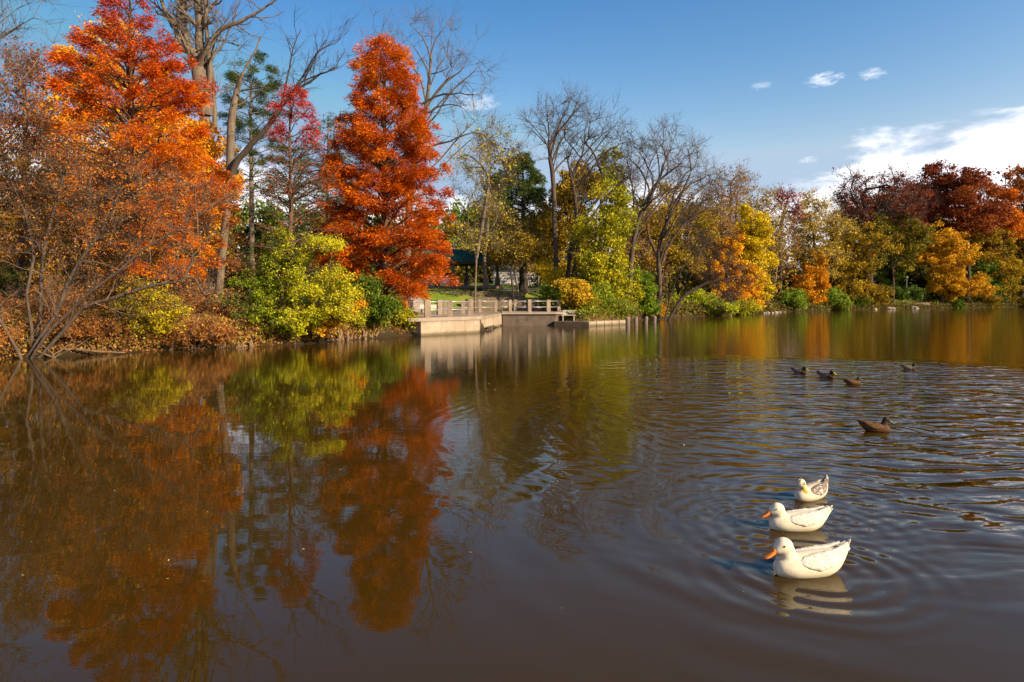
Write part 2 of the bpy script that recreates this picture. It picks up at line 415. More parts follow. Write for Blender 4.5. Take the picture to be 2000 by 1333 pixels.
def tree(name, label, cat, trunks, blobs, r0, wm, seed, ntgt=90, leaves=0, cols=None, lsize=.1, asp=.6, clump=.45, limbs=8,
         twig=(5, 1.0, .012, 2), group=None, colgrad=None, upw=.9, rt=.014, seg=.6, shell=.7, flat=.3, bare=None, bow=.18, wob=.05, along=.45, lname='crown', blank=0, forks=0, dirw=0):
    rng = np.random.default_rng(seed); sk = Skel(rng)
    for tr in trunks:
        if isinstance(tr, dict): A = np.array(sk.pos); sk.trunk([A[int(np.argmin(np.linalg.norm(A-tr['p'][0], axis=1)))]]+list(tr['p'][1:]), par=int(np.argmin(np.linalg.norm(A-tr['p'][0], axis=1))))
        else: sk.trunk(tr)
    root = sk.pos[0].copy(); minz = root[2]+.6
    T = blob_points(blobs, ntgt, rng, shell)
    if forks:
        tn = len(sk.pos)
        for bb in blobs:
            for _ in range(forks): sk.fork(bb[0]+rng.normal(0, .35, 3)*bb[1], rng.uniform(1.0, 1.9), tn, seg, wob)
    elif limbs:
        cen = np.array([b[0] for b in blobs])
        for i in rng.permutation(len(T))[:limbs]: sk.reach(T[i]*.55+cen[np.argmin(np.linalg.norm(cen-T[i], axis=1))]*.45, upw, seg, bow, wob, minz)
    A0 = np.array(sk.pos); order = np.argsort([np.min(np.linalg.norm(A0-t, axis=1)) for t in T]); tips = []
    for i in order: tips.append(sk.reach(T[i], upw, seg, bow*.6, wob, minz, dirw))
    R = sk.radii(r0, rt); wood = Wood(); wood.polys(sk.polys(R))
    P = np.array(sk.pos); tips = np.array(tips); par = np.array(sk.par)
    k, tl, tr_, lv = twig
    # twigs: at the tips and along the thin branches
    thin = np.where((R < rt*2.6) & (P[:, 2] > minz+.5) & (par >= 0))[0]; thin = thin[rng.random(len(thin)) < along]
    src = np.concatenate([np.repeat(tips, k), np.repeat(thin, max(1, k//2))])
    dd = unit(P[src]-P[np.maximum(par[src], 0)]); dd = unit(dd+rng.normal(0, .55, dd.shape))
    tp = twigs(wood, P[src], dd, rng.uniform(.5, 1.2, len(src))*tl, rng, lv, 4, tr_, up=.06)
    LV = LC = None
    if leaves:
        nt_ = len(tips); per = rng.gamma(2.2, 1/2.2, nt_); per = per/per.sum()*leaves*.72
        if blank: per[rng.random(nt_) < blank] = 0
        cnt = per.astype(int); ci = np.repeat(np.arange(nt_), cnt)
        off = unit(rng.normal(size=(len(ci), 3)))*(rng.random(len(ci))**.45*clump)[:, None]*np.array([1.15, 1.15, .75])
        off = off*(rng.uniform(.7, 1.35, nt_)[ci])[:, None]
        c1 = P[tips[ci]]+off
        tpp = tp.reshape(-1, 3); j = rng.integers(0, len(tpp), int(leaves*.28)); c2 = tpp[j]+rng.normal(0, .05, (len(j), 3))
        c = np.concatenate([c1, c2]); ct = rng.random(nt_)
        tcol = np.concatenate([ct[ci], rng.random(len(c2))])*.6+rng.random(len(c))*.4
        LVv, _ = leaf_quads(c, lsize, asp, rng, flat=flat); LV = LVv
        if colgrad is not None: tcol = np.clip(tcol*.5+.5*colgrad(c), 0, 1)
        LC = pal(cols, tcol, rng)
    return finish(name, label, cat, root+np.array([0, 0, .15]), group, wood, wm, LV, LC, lname)
def conifer(name, label, cat, px, d, top, prof, r0, wm, cols, seed, nbr=150, leaves=120000, lsize=.13, asp=.28, sl=(40, 5), clump=.34,
            bare_below=None, colz=None, group=None, droop=0, start=.22, width_y=1.0, dens=None, dx=0, bow=.0, cstep=.42):
    """straight-trunked tree; prof = (py, extent towards -x, extent towards +x) in pixels at its depth"""
    rng = np.random.default_rng(seed); bs = base(px, d); tp_ = W(px+dx, top, d); wood = Wood()
    zz = np.linspace(0, 1, 24); tr = bs+(tp_-bs)*zz[:, None]; tr[:, :2] += np.cumsum(rng.normal(0, .012, (24, 2)), 0)
    flare = 1+.9*np.exp(-zz*(tp_[2]-bs[2])/.5)
    wood.polys([(tr, (r0*(1-zz)**.85+.012)*flare)])
    pz = np.array([W(px, p[0], d)[2] for p in prof]); pl = np.array([p[1] for p in prof])/F*d; pr = np.array([p[2] for p in prof])/F*d
    o = np.argsort(pz); pz, pl, pr = pz[o], pl[o], pr[o]
    zb = pz[0]; ztop = tp_[2]
    z = zb+(ztop-zb)*(np.sort(rng.random(nbr)))**.92; az = (np.arange(nbr)*2.39996+rng.normal(0, .35, nbr))
    cl = []; cdir = []; ccol = []; csz = []; polys = []; TS = []; TD = []; TL = []
    for i in range(nbr):
        c, s_ = math.cos(az[i]), math.sin(az[i]); l = np.interp(z[i], pz, pl); r = np.interp(z[i], pz, pr)
        wgt = min(max(.5+1.1*c, 0), 1); L = (l*(1-wgt)+r*wgt); L = L*(1-(1-width_y)*abs(s_))*rng.uniform(.78, 1.04)
        hf = (z[i]-zb)/(ztop-zb); el = math.radians(sl[1]+(sl[0]-sl[1])*hf**1.2+rng.normal(0, 5))
        # a branch leaves the trunk lower down so that its tip reaches the outline at z
        t0 = max(bs[2]+.5, z[i]-L*math.tan(el)*.85); f = (t0-bs[2])/(tp_[2]-bs[2]); f = min(max(f, 0), .985); p0 = bs+(tp_-bs)*f
        n = 7; u = np.linspace(0, 1, n); rr = u*L; zh = (z[i]-t0)*u**(.9)+L*(.10*np.sin(u*3.1)-droop*u**2)
        P = np.stack([p0[0]+c*rr, p0[1]+s_*rr, t0+zh], 1); P[1:] += rng.normal(0, .025*L**.5, (n-1, 3)); Rr = (.011+.013*L)*(1-u*.85)
        polys.append((P, Rr))
        if bare_below is not None and z[i] < bare_below[0] and rng.random() < bare_below[1]: lf = False
        else: lf = True
        m = max(2, int(L/cstep*1.7)); us = rng.uniform(start, 1.03, m)**.85
        for q in us:
            k = min(q*(n-1), n-1.001); ii = int(k); pp = P[ii]*(1-(k-ii))+P[ii+1]*(k-ii); side = (1.08-q)*L*.34*rng.normal(0, 1)+rng.normal(0, .08)
            pp2 = pp+np.array([-s_*side, c*side, rng.normal(.06, .10)])
            TS.append(pp); TD.append(pp2-pp); TL.append(np.linalg.norm(pp2-pp)+.1)
            if lf: cl.append(pp2); cdir.append(unit(np.array([c-s_*np.sign(side)*.6, s_+c*np.sign(side)*.6, .12]))); ccol.append((hf, rng.random())); csz.append(rng.uniform(.6, 1.35))
    wood.polys(polys)
    TS, TD, TL = map(np.array, (TS, TD, TL))
    P, R = grow(TS, TD, TL, np.full(len(TS), .011), 4, .08, .02, rng); wood.add(*tubes(P, R, 3))
    s, dd_, l, r = kids(P, R, 3, .8, .6, .7, rng, .2, .003); P2, R2 = grow(s, dd_, np.maximum(l, .12), r, 3, .1, .02, rng); wood.add(*tubes(P2, R2, 3))
    cl = np.array(cl); cdir = np.array(cdir); ccol = np.array(ccol); csz = np.array(csz); nc = len(cl)
    per = csz**2; 
    if dens is not None: per = per*dens((cl[:, 2]-zb)/(ztop-zb), cl, rng)
    per = per/per.sum()*leaves; ci = np.repeat(np.arange(nc), per.astype(int))
    off = unit(rng.normal(size=(len(ci), 3)))*(rng.random(len(ci))**.5)[:, None]*(clump*csz[ci])[:, None]*np.array([1, 1, .72])
    c = cl[ci]+off; c[:, 2] -= .35*np.sum(off[:, :2]**2, 1)/clump
    dirs = unit(cdir[ci]*1.0+off/clump*.9+np.array([0, 0, -.15]))
    LV, _ = leaf_quads(c, lsize, asp, rng, dirs=dirs, flat=.6, jit=.35)
    t = ccol[ci, 1]*.55+rng.random(len(ci))*.45
    if colz is not None: t = colz(ccol[ci, 0], t, c, rng)
    LC = pal(cols, t, rng)
    return finish(name, label, cat, bs+np.array([0, 0, .15]), group, wood, wm, LV, LC)
def shrub(name, label, cat, px, d, blobs, seed, leaves, cols, lsize=.08, asp=.6, ntgt=60, stems=6, r0=.03, wm=None, clump=.3, twig=(3, .4, .007, 2), group=None, colgrad=None, flat=.3, spread=.5, upw=.5, shell=.6, lm='leaf'):
    if lsize > 0: rng = np.random.default_rng(seed); sk = Skel(rng)
    b0 = base(px, d, -.1); sk.trunk([b0, b0+np.array([0, 0, .25])], step=.15)
    root = b0.copy(); T = blob_points(blobs, ntgt, rng, shell); T[:, 2] = np.maximum(T[:, 2], b0[2]+.15+rng.random(len(T))*.2)
    tips = []
    for i in range(stems): sk.reach(T[i]*.6+b0*.4, .1, .3, .25, .06)
    for i in range(len(T)): tips.append(sk.reach(T[i], upw, .35, .12, .06))
    R = sk.radii(r0, .006); wood = Wood(); wood.polys(sk.polys(R)); P = np.array(sk.pos); par = np.array(sk.par); tips = np.array(tips)
    src = np.concatenate([np.repeat(tips, twig[0]), np.arange(2, len(P))]); dd = unit(P[src]-P[np.maximum(par[src], 0)]+1e-4); dd = unit(dd+rng.normal(0, .6, dd.shape))
    tp = twigs(wood, P[src], dd, rng.uniform(.5, 1.2, len(src))*twig[1], rng, twig[3], 3, twig[2], up=.05, rmin=.0025)
    nt_ = len(tips); per = rng.gamma(2.2, 1/2.2, nt_); per = (per/per.sum()*leaves*.7).astype(int); ci = np.repeat(np.arange(nt_), per)
    off = unit(rng.normal(size=(len(ci), 3)))*(rng.random(len(ci))**.45*clump)[:, None]*np.array([1.15, 1.15, .75])
    tpp = tp.reshape(-1, 3); j = rng.integers(0, len(tpp), int(leaves*.3)); c = np.concatenate([P[tips[ci]]+off, tpp[j]+rng.normal(0, .03, (len(j), 3))])
    t = np.concatenate([rng.random(nt_)[ci], rng.random(len(j))])*.55+rng.random(len(c))*.45
    if colgrad is not None: t = np.clip(t*.5+.5*colgrad(c), 0, 1)
    g = ground(c[:, 0], c[:, 1]); c[:, 2] = np.maximum(c[:, 2], np.maximum(g, 0)+.03)
    LV, _ = leaf_quads(c, lsize, asp, rng, flat=flat)
    return finish(name, label, cat, root+np.array([0, 0, .1]), group, wood, wm or BK_BROWN, LV, pal(cols, t, rng), 'foliage', 'stems', lm)
def woods(name, specs, seed, wm):
    """a far wood that reads as one mass: many simple trees in ONE object. spec = (px0,px1,d0,d1,top0,top1,count,palettes,leafiness,leaf size)"""
    rng = np.random.default_rng(seed); wood = Wood(); LVs = []; LCs = []
    for (x0, x1, d0, d1, t0, t1, cnt, pals, lf, ls, low) in specs:
        for i in range(cnt):
            u = (i+rng.random())/cnt; px = x0+(x1-x0)*u; d = dry(px, rng.uniform(d0, d1), 3); bs = base(px, d); ty = t0+(t1-t0)*u+rng.uniform(-4, 22); tp = W(px+rng.uniform(-8, 8), ty, d); hgt = tp[2]-bs[2]
            if hgt < 2: continue
            n = 8; z = np.linspace(0, 1, n); P = bs+(tp-bs)*z[:, None]*.8; P[1:, :2] += np.cumsum(rng.normal(0, .02*hgt, (n-1, 2)), 0)*.5
            wood.polys([(P, .012*hgt*(1-z*.85)+.02)])
            Bn = 12; j = rng.integers(int(2+low*0), n, Bn); az = rng.uniform(0, 6.28, Bn); D = np.stack([np.cos(az), np.sin(az), rng.uniform(.5, 1.3, Bn)], 1)
            Pb, Rb = grow(P[j], D, rng.uniform(.16, .34, Bn)*hgt, np.full(Bn, .004*hgt+.01), 5, .12, .05, rng); wood.add(*tubes(Pb, Rb, 4))
            s, dd, l, r = kids(Pb, Rb, 7, .6, .5, .5, rng, .15, .008); P2, R2 = grow(s, dd, l, r, 4, .15, .06, rng); wood.add(*tubes(P2, R2, 3))
            s, dd, l, r = kids(P2, R2, 5, .6, .55, .6, rng, .15, .006); P3, R3 = grow(s, dd, l, r, 3, .15, .06, rng); wood.add(*tubes(P3, R3, 3))
            nl = int(lf*rng.uniform(.4, 1.3)*1.6)
            if nl:
                e = P2[:, -1]; e = np.concatenate([e, P2[:, 2]])
                if low: e = np.concatenate([e, bs+rng.normal(0, 1, (len(e)//3, 3))*np.array([.13*hgt, .1*hgt, 0])+np.array([0, 0, 1])*rng.uniform(.05, .5, (len(e)//3, 1))*hgt])
                k = rng.integers(0, len(e), nl); nu = int(nl*.45)*low; cu = bs+np.stack([rng.normal(0, .17*hgt, nu), rng.normal(0, .08*hgt, nu), rng.random(nu)**1.3*.33*hgt], 1)
                if nu: cu[:, 2] += .4*np.sin(cu[:, 0]*1.1); LVu, _ = leaf_quads(cu, ls*1.1, .7, rng); LVs.append(LVu); LCs.append(pal([(.025, .03, .01), (.07, .06, .016), (.13, .10, .02)], rng.random(nu), rng))
                c = e[k]+rng.normal(0, .032*hgt, (nl, 3))
                LV, _ = leaf_quads(c, ls, .7, rng, flat=.3); LVs.append(LV)
                p_ = pals[rng.integers(0, len(pals))]; t = rng.random(len(e))[k]*.6+rng.random(nl)*.4; LCs.append(pal(p_, t, rng))
    V, Q = wood.arrays(); nV = len(V)
    if LVs:
        LV = np.concatenate(LVs); LC = np.concatenate(LCs); nl = len(LV)//4
        V = np.concatenate([V, LV]); Q2 = np.arange(len(LV)).reshape(-1, 4)+nV; tint = np.concatenate([np.full((len(Q), 3), .1), LC]); mi = np.concatenate([np.zeros(len(Q)), np.ones(nl)])
        sm = np.concatenate([np.ones(len(Q), bool), np.zeros(nl, bool)]); Q = np.concatenate([Q, Q2]); STAT['leaf'] += nl
    o = link_mesh(name, V, Q, None, None, tint=tint, smooth=sm, mats=[wm, leaf_mat()], midx=mi)
    STAT['wood'] += len(V)//2
    return tag(o, None, None, kind='stuff')
BK_GREY = bark('bark_grey', (.20, .15, .11), (.10, .075, .055))
BK_PALE = bark('bark_pale', (.30, .235, .18), (.16, .12, .09))
BK_DARK = bark('bark_dark', (.075, .055, .045), (.035, .026, .022))
BK_BROWN = bark('bark_brown', (.16, .09, .055), (.08, .045, .028))
BK_MID = bark('bark_mid', (.125, .088, .064), (.06, .042, .032))
BK_TWIG = bark('bark_twig', (.24, .155, .10), (.12, .075, .048))
# leaf palettes (linear)
RED = [(.12, .014, .001), (.30, .042, .001), (.54, .095, .001), (.68, .165, .001), (.72, .26, .003)]
REDO = [(.22, .012, .012), (.42, .032, .004), (.62, .11, .002), (.72, .20, .002), (.78, .32, .004)]
PINK = [(.34, .025, .04), (.50, .055, .035), (.58, .12, .02)]
GOLD = [(.46, .18, .006), (.72, .30, .008), (.80, .38, .014), (.85, .46, .03)]
YGRN = [(.07, .10, .008), (.24, .26, .010), (.48, .42, .012), (.62, .48, .015)]
YEL = [(.34, .27, .010), (.60, .46, .012), (.78, .54, .015), (.78, .44, .015)]
GRN = [(.03, .07, .008), (.07, .13, .012), (.14, .20, .015), (.24, .28, .02)]
OLIV = [(.07, .055, .008), (.18, .13, .010), (.34, .22, .012), (.50, .30, .014)]
BRN = [(.12, .04, .014), (.28, .10, .025), (.44, .18, .035), (.55, .27, .04)]
RBRN = [(.075, .014, .010), (.16, .028, .012), (.26, .055, .016), (.36, .10, .02)]
PINE = [(.02, .05, .012), (.05, .09, .02), (.11, .15, .03), (.2, .2, .04)]
ORG = [(.38, .12, .006), (.58, .23, .008), (.70, .33, .010), (.74, .42, .015)]
# ------------------------------------------------------------------ trees on the near bank, from the left of the picture
def ht(zs, ws):                    # helper for palettes by height
    return lambda hf, t, c, rng: np.clip(np.interp(hf, zs, ws)+.55*(t-.5), 0, 1)
def pts(d, *p): return [W(x, y, d+(q[0] if q else 0)) for x, y, *q in p]
def rooted(d, *p):
    P = pts(d, *p); P[0] = base(p[0][0], d); return P
def lone_limbs(root, d, limbs, wm, seed, k=4, tw=1.0, rt=.011):
    """big explicit limbs given as (points, r0, r1); drawn as a child mesh of an existing tree"""
    rng = np.random.default_rng(seed); wood = Wood()
    for P, r0, r1 in limbs:
        sk = Skel(rng); sk.trunk(P, step=.45); A = np.array(sk.pos); n = len(A); A[1:-1] += rng.normal(0, .03, (n-2, 3)); u = np.linspace(0, 1, n)
        wood.polys([(A, r0*(1-u)+r1*u)])
        nb = max(3, int(n*k/6)); j = rng.integers(n//4, n, nb); T = unit(A[j]-A[j-1]); s = unit(T*.7+rng.normal(0, .7, (nb, 3))+np.array([0, 0, .25]))
        Pb, Rb = grow(A[j], s, rng.uniform(.7, 2.3, nb)*tw, np.full(nb, max(r1*.8, .018)), 6, .13, .07, rng, .3); wood.add(*tubes(Pb, Rb, 4))
        a, b_, l, r = kids(Pb, Rb, 5, .65, .5, .6, rng, .2, .006); P2, R2 = grow(a, b_, l, r, 4, .15, .06, rng); wood.add(*tubes(P2, R2, 3))
        a, b_, l, r = kids(P2, R2, 3, .65, .55, .6, rng, .2, .004); P3, R3 = grow(a, b_, l, r, 3, .15, .06, rng); wood.add(*tubes(P3, R3, 3))
    V, Q = wood.arrays(); STAT['wood'] += len(Q)
    return link_mesh('limbs', V, Q, wm, root, smooth=True)
# A the leaning many-stemmed tree at the water's edge
tree('leaning_tree', 'leaning many-stemmed bare tree with pale twigs rooted at the water edge beside floating log', 'tree',
     [rooted(22.6, (55, 694), (90, 655), (130, 615), (180, 568), (235, 528), (270, 495), (310, 470), (345, 449), (385, 420), (440, 395)),
      rooted(22.8, (50, 692), (85, 650), (112, 608), (128, 565), (150, 520), (185, 470), (212, 430), (235, 370)),
      rooted(23.2, (66, 688), (78, 630), (80, 570), (84, 500), (100, 430), (120, 360)),
      rooted(22.4, (48, 692), (20, 660), (-10, 610), (-40, 560), (-60, 480)),
      rooted(23.0, (62, 690), (62, 640), (52, 575), (66, 500), (50, 420), (20, 350)),
      rooted(22.9, (70, 690), (130, 640), (165, 600), (215, 585), (290, 560), (340, 552))],
     B(23, (330, 400, 130, 90, .5, 1.6), (180, 400, 140, 120, .3, 1.6), (60, 380, 110, 120, 0, 1.5), (-60, 420, 90, 130), (400, 470, 60, 60, 1, 1), (330, 560, 100, 60, .8, 1), (200, 520, 130, 90, .6, 1.2), (440, 560, 45, 50, 1.4, .7), (120, 300, 90, 50, .5, 1.4)),
     .07, BK_MID, 11, ntgt=380, leaves=15000, cols=BRN, lsize=.055, clump=.4, limbs=10, twig=(3, .85, .0075, 2), rt=.0085, along=.25, seg=.35, bow=.06, upw=.45, wob=.09, dirw=.5)
lone_limbs(bpy.data.objects['leaning_tree'], 23, [(rooted(22.6, (55, 694), (90, 655), (130, 615), (180, 568), (235, 528), (270, 495), (310, 470), (345, 449), (385, 420), (440, 395)), .02, .012),
    (rooted(22.8, (50, 692), (85, 650), (112, 608), (128, 565), (150, 520), (185, 470), (212, 430), (235, 370)), .02, .012), (rooted(23.2, (66, 688), (78, 630), (80, 570), (84, 500), (100, 430), (120, 360)), .02, .012),
    (rooted(22.9, (70, 690), (130, 640), (165, 600), (215, 585), (290, 560), (340, 552)), .02, .012), (rooted(22.4, (48, 692), (20, 660), (-10, 610), (-40, 560)), .02, .012)], BK_TWIG, 12, 9, .62)
# B first red dawn redwood
conifer('dawn_redwood', 'tall scarlet and orange dawn redwood with visible slim trunk in front of golden maple', 'tree', 253, 30, -45,
        [(-45, 6, 6), (-20, 42, 30), (20, 72, 55), (60, 82, 78), (100, 118, 104), (150, 135, 142), (200, 150, 168), (260, 155, 186), (320, 150, 200), (380, 145, 215), (440, 125, 210), (480, 100, 190), (515, 60, 185), (548, 30, 120)],
        .19, BK_BROWN, REDO, 21, nbr=165, leaves=108000, lsize=.135, asp=.24, sl=(42, 6), clump=.33, colz=ht([0, .3, .55, .8, 1], [.72, .72, .58, .34, .12]), start=.3, cstep=.36, dens=lambda h_, c, r: np.where((h_ < .48) & (c[:, 0] < -16.6), .22, 1.)*np.where(np.abs(c[:, 0]+17.2) < 1.3, .5, 1.)*(.35+1.3*r.random(len(h_))))
# C golden maple behind
tree('golden_maple', 'golden yellow maple glowing behind the scarlet redwood', 'tree', [rooted(40, (262, 560), (265, 400), (262, 280), (258, 180))],
     B(40, (240, 170, 110, 90), (170, 240, 95, 80), (350, 300, 90, 80), (410, 330, 48, 90), (260, 330, 150, 90), (330, 430, 110, 70), (120, 240, 60, 60), (205, 90, 60, 45), (150, 420, 120, 70)),
     .32, BK_BROWN, 31, ntgt=260, leaves=84000, cols=GOLD, lsize=.15, clump=.75, limbs=14, twig=(3, .8, .012, 2), seg=.9)
# D russet oak at the edge of the frame
tree('russet_oak', 'dull purple-brown oak with thin leaves behind the leaning tree', 'tree', [rooted(36, (42, 570), (45, 430), (50, 300), (48, 160))],
     B(36, (50, 150, 50, 75), (30, 250, 85, 80), (90, 300, 60, 60), (-30, 330, 80, 90), (40, 380, 100, 60)),
     .26, BK_GREY, 32, ntgt=190, leaves=22000, cols=[(.12, .03, .02), (.26, .07, .03), (.38, .14, .03), (.46, .22, .03)], lsize=.12, clump=.7, limbs=12, twig=(5, 1.0, .011, 2), seg=.8)
tree('bronze_tree', 'low bronze and olive tree filling the bank under the golden maple', 'tree', [rooted(33, (160, 590), (165, 520), (150, 440))],
     B(33, (60, 470, 110, 75), (180, 430, 110, 70), (300, 470, 90, 60), (-40, 480, 80, 90), (120, 370, 100, 50), (240, 530, 110, 45)), .16, BK_BROWN, 33, ntgt=200, leaves=34000,
     cols=[(.12, .09, .012), (.30, .15, .015), (.46, .20, .015), (.5, .30, .02)], lsize=.10, clump=.5, limbs=10, twig=(4, .8, .010, 2), seg=.7)
# E bare twigs entering top corner
tree('bare_tree', 'bare grey tree whose fine twigs cross the top corner sky above russet oak', 'tree', [rooted(31, (-130, 600), (-110, 400), (-90, 200), (-70, 60))],
     B(31, (-20, 60, 110, 90), (40, 10, 70, 70), (-90, 60, 110, 120), (10, 160, 60, 60)), .2, BK_GREY, 34, ntgt=80, limbs=10, along=.2, forks=2, dirw=.8, twig=(4, 1.3, .010, 2), rt=.01, seg=.7)
# F the great cottonwood
tree('cottonwood', 'huge bare cottonwood with very thick pale trunk rising behind the scarlet redwood', 'tree',
     [rooted(42, (412, 575), (411, 500), (408, 420), (405, 340), (402, 270), (400, 225)),
      ],
     B(42, (420, 60, 50, 60, 0, 2), (345, 60, 30, 50, 0, 2)),
     .46, BK_GREY, 41, ntgt=16, limbs=0, twig=(4, 1.6, .014, 2), rt=.022, seg=.9, upw=1.2)
lone_limbs(bpy.data.objects['cottonwood'], 42, [
    (pts(42, (402, 250), (388, 160), (372, 105), (358, 40), (350, -50)), .24, .13), (pts(42.2, (401, 250), (399, 180), (392, 110), (388, 40), (386, -80)), .31, .22), (pts(42, (390, 130), (372, 95), (345, 60), (328, 30), (305, -20)), .2, .1),
    (pts(41.5, (398, 105), (412, 85), (432, 60), (470, 40), (510, 20), (548, -8)), .17, .05), (pts(42, (400, 200), (410, 140), (406, 90), (402, 40), (400, -30)), .19, .09),
    (pts(42.5, (420, 260), (418, 180), (412, 120), (425, 70), (455, 45)), .16, .04), (pts(41.6, (412, 120), (428, 95), (440, 80), (452, 50)), .08, .03)], BK_GREY, 42, 6)
# G broken snag with the long dark limb
sn = tree('dead_snag', 'broken-topped dead tree with long dark limb reaching towards the red redwood', 'tree',
     [rooted(38, (425, 590), (436, 480), (446, 380), (450, 300), (452, 240), (462, 180), (478, 135), (500, 98), (508, 72))],
     B(38, (470, 180, 30, 50, 0, 1)), .22, BK_GREY, 43, ntgt=6, limbs=0, twig=(3, .9, .012, 2), rt=.05)
lone_limbs(sn, 38, [(pts(37.6, (446, 372), (455, 330), (478, 298), (505, 268), (530, 240), (552, 205), (575, 180), (610, 155), (655, 131)), .21, .03), (pts(37.5, (548, 208), (562, 150), (572, 95), (588, 58)), .07, .02),
    (pts(37.6, (560, 195), (590, 160), (625, 145), (662, 130)), .06, .02), (pts(37.6, (566, 188), (600, 135), (622, 100), (655, 85)), .07, .02), (pts(37.7, (470, 178), (500, 172), (520, 173)), .05, .02), (pts(37.8, (470, 400), (440, 410), (418, 415)), .05, .02),
    (pts(37.5, (592, 160), (612, 118), (630, 95)), .05, .02)], BK_DARK, 44, 6)
# H pine
def pine_dens(hf, c, rng): return .35+1.2*(np.sin(c[:, 2]*3.1+c[:, 0]) > -.2)
conifer('pine', 'tall ragged green pine with straight grey trunk seen between snag and pink redwood', 'tree', 492, 52, 98,
        [(98, 10, 14), (120, 38, 48), (160, 58, 60), (200, 62, 62), (250, 60, 70), (300, 62, 76), (360, 40, 60), (420, 30, 40)],
        .24, BK_GREY, PINE, 45, nbr=85, leaves=36000, lsize=.20, asp=.16, sl=(25, 2), clump=.42, start=.45, cstep=.75, dens=pine_dens)
conifer('hemlock', 'dark evergreen with drooping boughs standing behind the slim pink redwood', 'tree', 640, 52, 225,
        [(225, 5, 5), (280, 60, 40), (340, 110, 60), (400, 120, 70), (470, 110, 70), (530, 70, 50)],
        .2, BK_DARK, PINE, 46, nbr=90, leaves=30000, lsize=.2, asp=.2, sl=(12, -4), clump=.5, start=.3, cstep=.7, droop=.08)
# I slim pink redwood
conifer('dawn_redwood', 'slim dawn redwood, pink-red needles at its top and bare branches below', 'tree', 568, 30, 165,
        [(165, 5, 8), (190, 32, 40), (230, 45, 62), (280, 50, 82), (330, 60, 95), (380, 80, 105), (440, 105, 110), (500, 110, 120), (560, 80, 100)],
        .15, BK_BROWN, PINK, 47, nbr=120, leaves=8500, lsize=.11, asp=.26, sl=(42, 12), clump=.27, start=.25, cstep=.36,
        dens=lambda h_, c, r: np.where(h_ > .72, 2.2, np.where(h_ > .42, .10, .07))*(r.random(len(h_))*1.4), colz=lambda hf, t, c, r: np.where(hf > .6, t*.75, .75+t*.25))
# K the great red redwood
conifer('dawn_redwood', 'large pyramid-shaped orange-red dawn redwood standing beside the dock railing', 'tree', 750, 37.8, 72,
        [(72, 20, 18), (88, 44, 40), (112, 64, 60), (150, 76, 76), (185, 78, 84), (205, 66, 88), (230, 92, 96), (270, 112, 112), (320, 120, 126), (370, 126, 140), (420, 138, 146), (460, 142, 152), (500, 138, 160), (540, 118, 160), (570, 66, 138), (592, 22, 60)],
        .24, BK_BROWN, RED, 48, nbr=185, leaves=235000, lsize=.135, asp=.26, sl=(46, 10), clump=.40, start=.26, cstep=.40, dens=lambda h_, c, r: .25+1.8*r.random(len(h_))**1.5,
        colz=lambda hf, t, c, r: np.clip(np.interp(hf, [0, .4, .75, 1], [.52, .50, .58, .72])+.72*(t-.5)+.10*np.sin(c[:, 0]*2.1+c[:, 2]*1.7), 0, 1))
# L bare tree behind the red one
lt = tree('bare_tree', 'tall bare tree with wide crown of fine twigs behind the large red redwood', 'tree', [rooted(50, (790, 560), (800, 400), (812, 300), (830, 220), (838, 160), (842, 100))],
     B(50, (860, 90, 60, 60), (790, 70, 60, 45), (730, 75, 40, 35), (900, 150, 55, 60), (920, 230, 50, 45), (700, 110, 25, 30), (690, 250, 40, 40, 0, 2), (860, 45, 60, 30), (930, 110, 25, 40), (660, 330, 40, 60, 0, 2)),
     .30, BK_GREY, 51, ntgt=90, limbs=12, twig=(4, 1.6, .011, 2), rt=.015, seg=.9, bow=.02, along=.15, forks=2, dirw=.8, upw=.6)
lone_limbs(lt, 50, [(pts(49, (842, 145), (862, 140), (880, 128)), .05, .02), (pts(49, (822, 205), (850, 190), (885, 183), (925, 186)), .09, .03), (pts(49, (815, 230), (850, 212), (880, 204), (905, 212)), .1, .02), (pts(49, (830, 290), (880, 275), (905, 265), (940, 262), (965, 285)), .09, .02)], BK_DARK, 52, 6)
# O sparse gold tree and park trees near the shelter
tree('park_tree', 'slender park tree with thin gold leaves, its trunk crossing the green shelter roof', 'tree', [rooted(57, (927, 592), (929, 540), (930, 505), (924, 480), (915, 440)), [W(930, 505, 57), W(938, 460, 57), W(945, 420, 57), W(955, 360, 57)]],
     B(57, (905, 460, 30, 30), (900, 330, 45, 55), (940, 320, 55, 60), (950, 400, 45, 50), (930, 470, 50, 25), (980, 290, 30, 50)), .17, BK_GREY, 53, ntgt=120, leaves=3600, cols=[(.3, .26, .03), (.45, .38, .03), (.6, .45, .04)], lsize=.14, clump=.7, limbs=8, twig=(5, 1.2, .011, 2), seg=.7)
tree('park_tree', 'second slender park tree in front of the shelter gable post', 'tree', [rooted(63, (945, 577), (947, 540), (946, 500), (952, 440), (948, 380))],
     B(63, (950, 420, 40, 40), (975, 350, 40, 50), (1000, 300, 30, 50), (955, 280, 35, 50)), .17, BK_GREY, 54, ntgt=90, leaves=3000, cols=OLIV, lsize=.16, clump=.7, limbs=8, twig=(5, 1.2, .012, 2), seg=.8)
tree('lawn_tree', 'small dark tree with leaning twin stems on the terraced lawn', 'tree', [rooted(60, (1004, 583), (1001, 560), (998, 535), (1002, 510))],
     B(60, (1000, 490, 45, 30), (970, 480, 30, 25), (1030, 490, 30, 25)), .09, BK_DARK, 55, ntgt=70, leaves=7000, cols=OLIV, lsize=.14, clump=.5, limbs=6, twig=(4, .9, .011, 2), seg=.5)
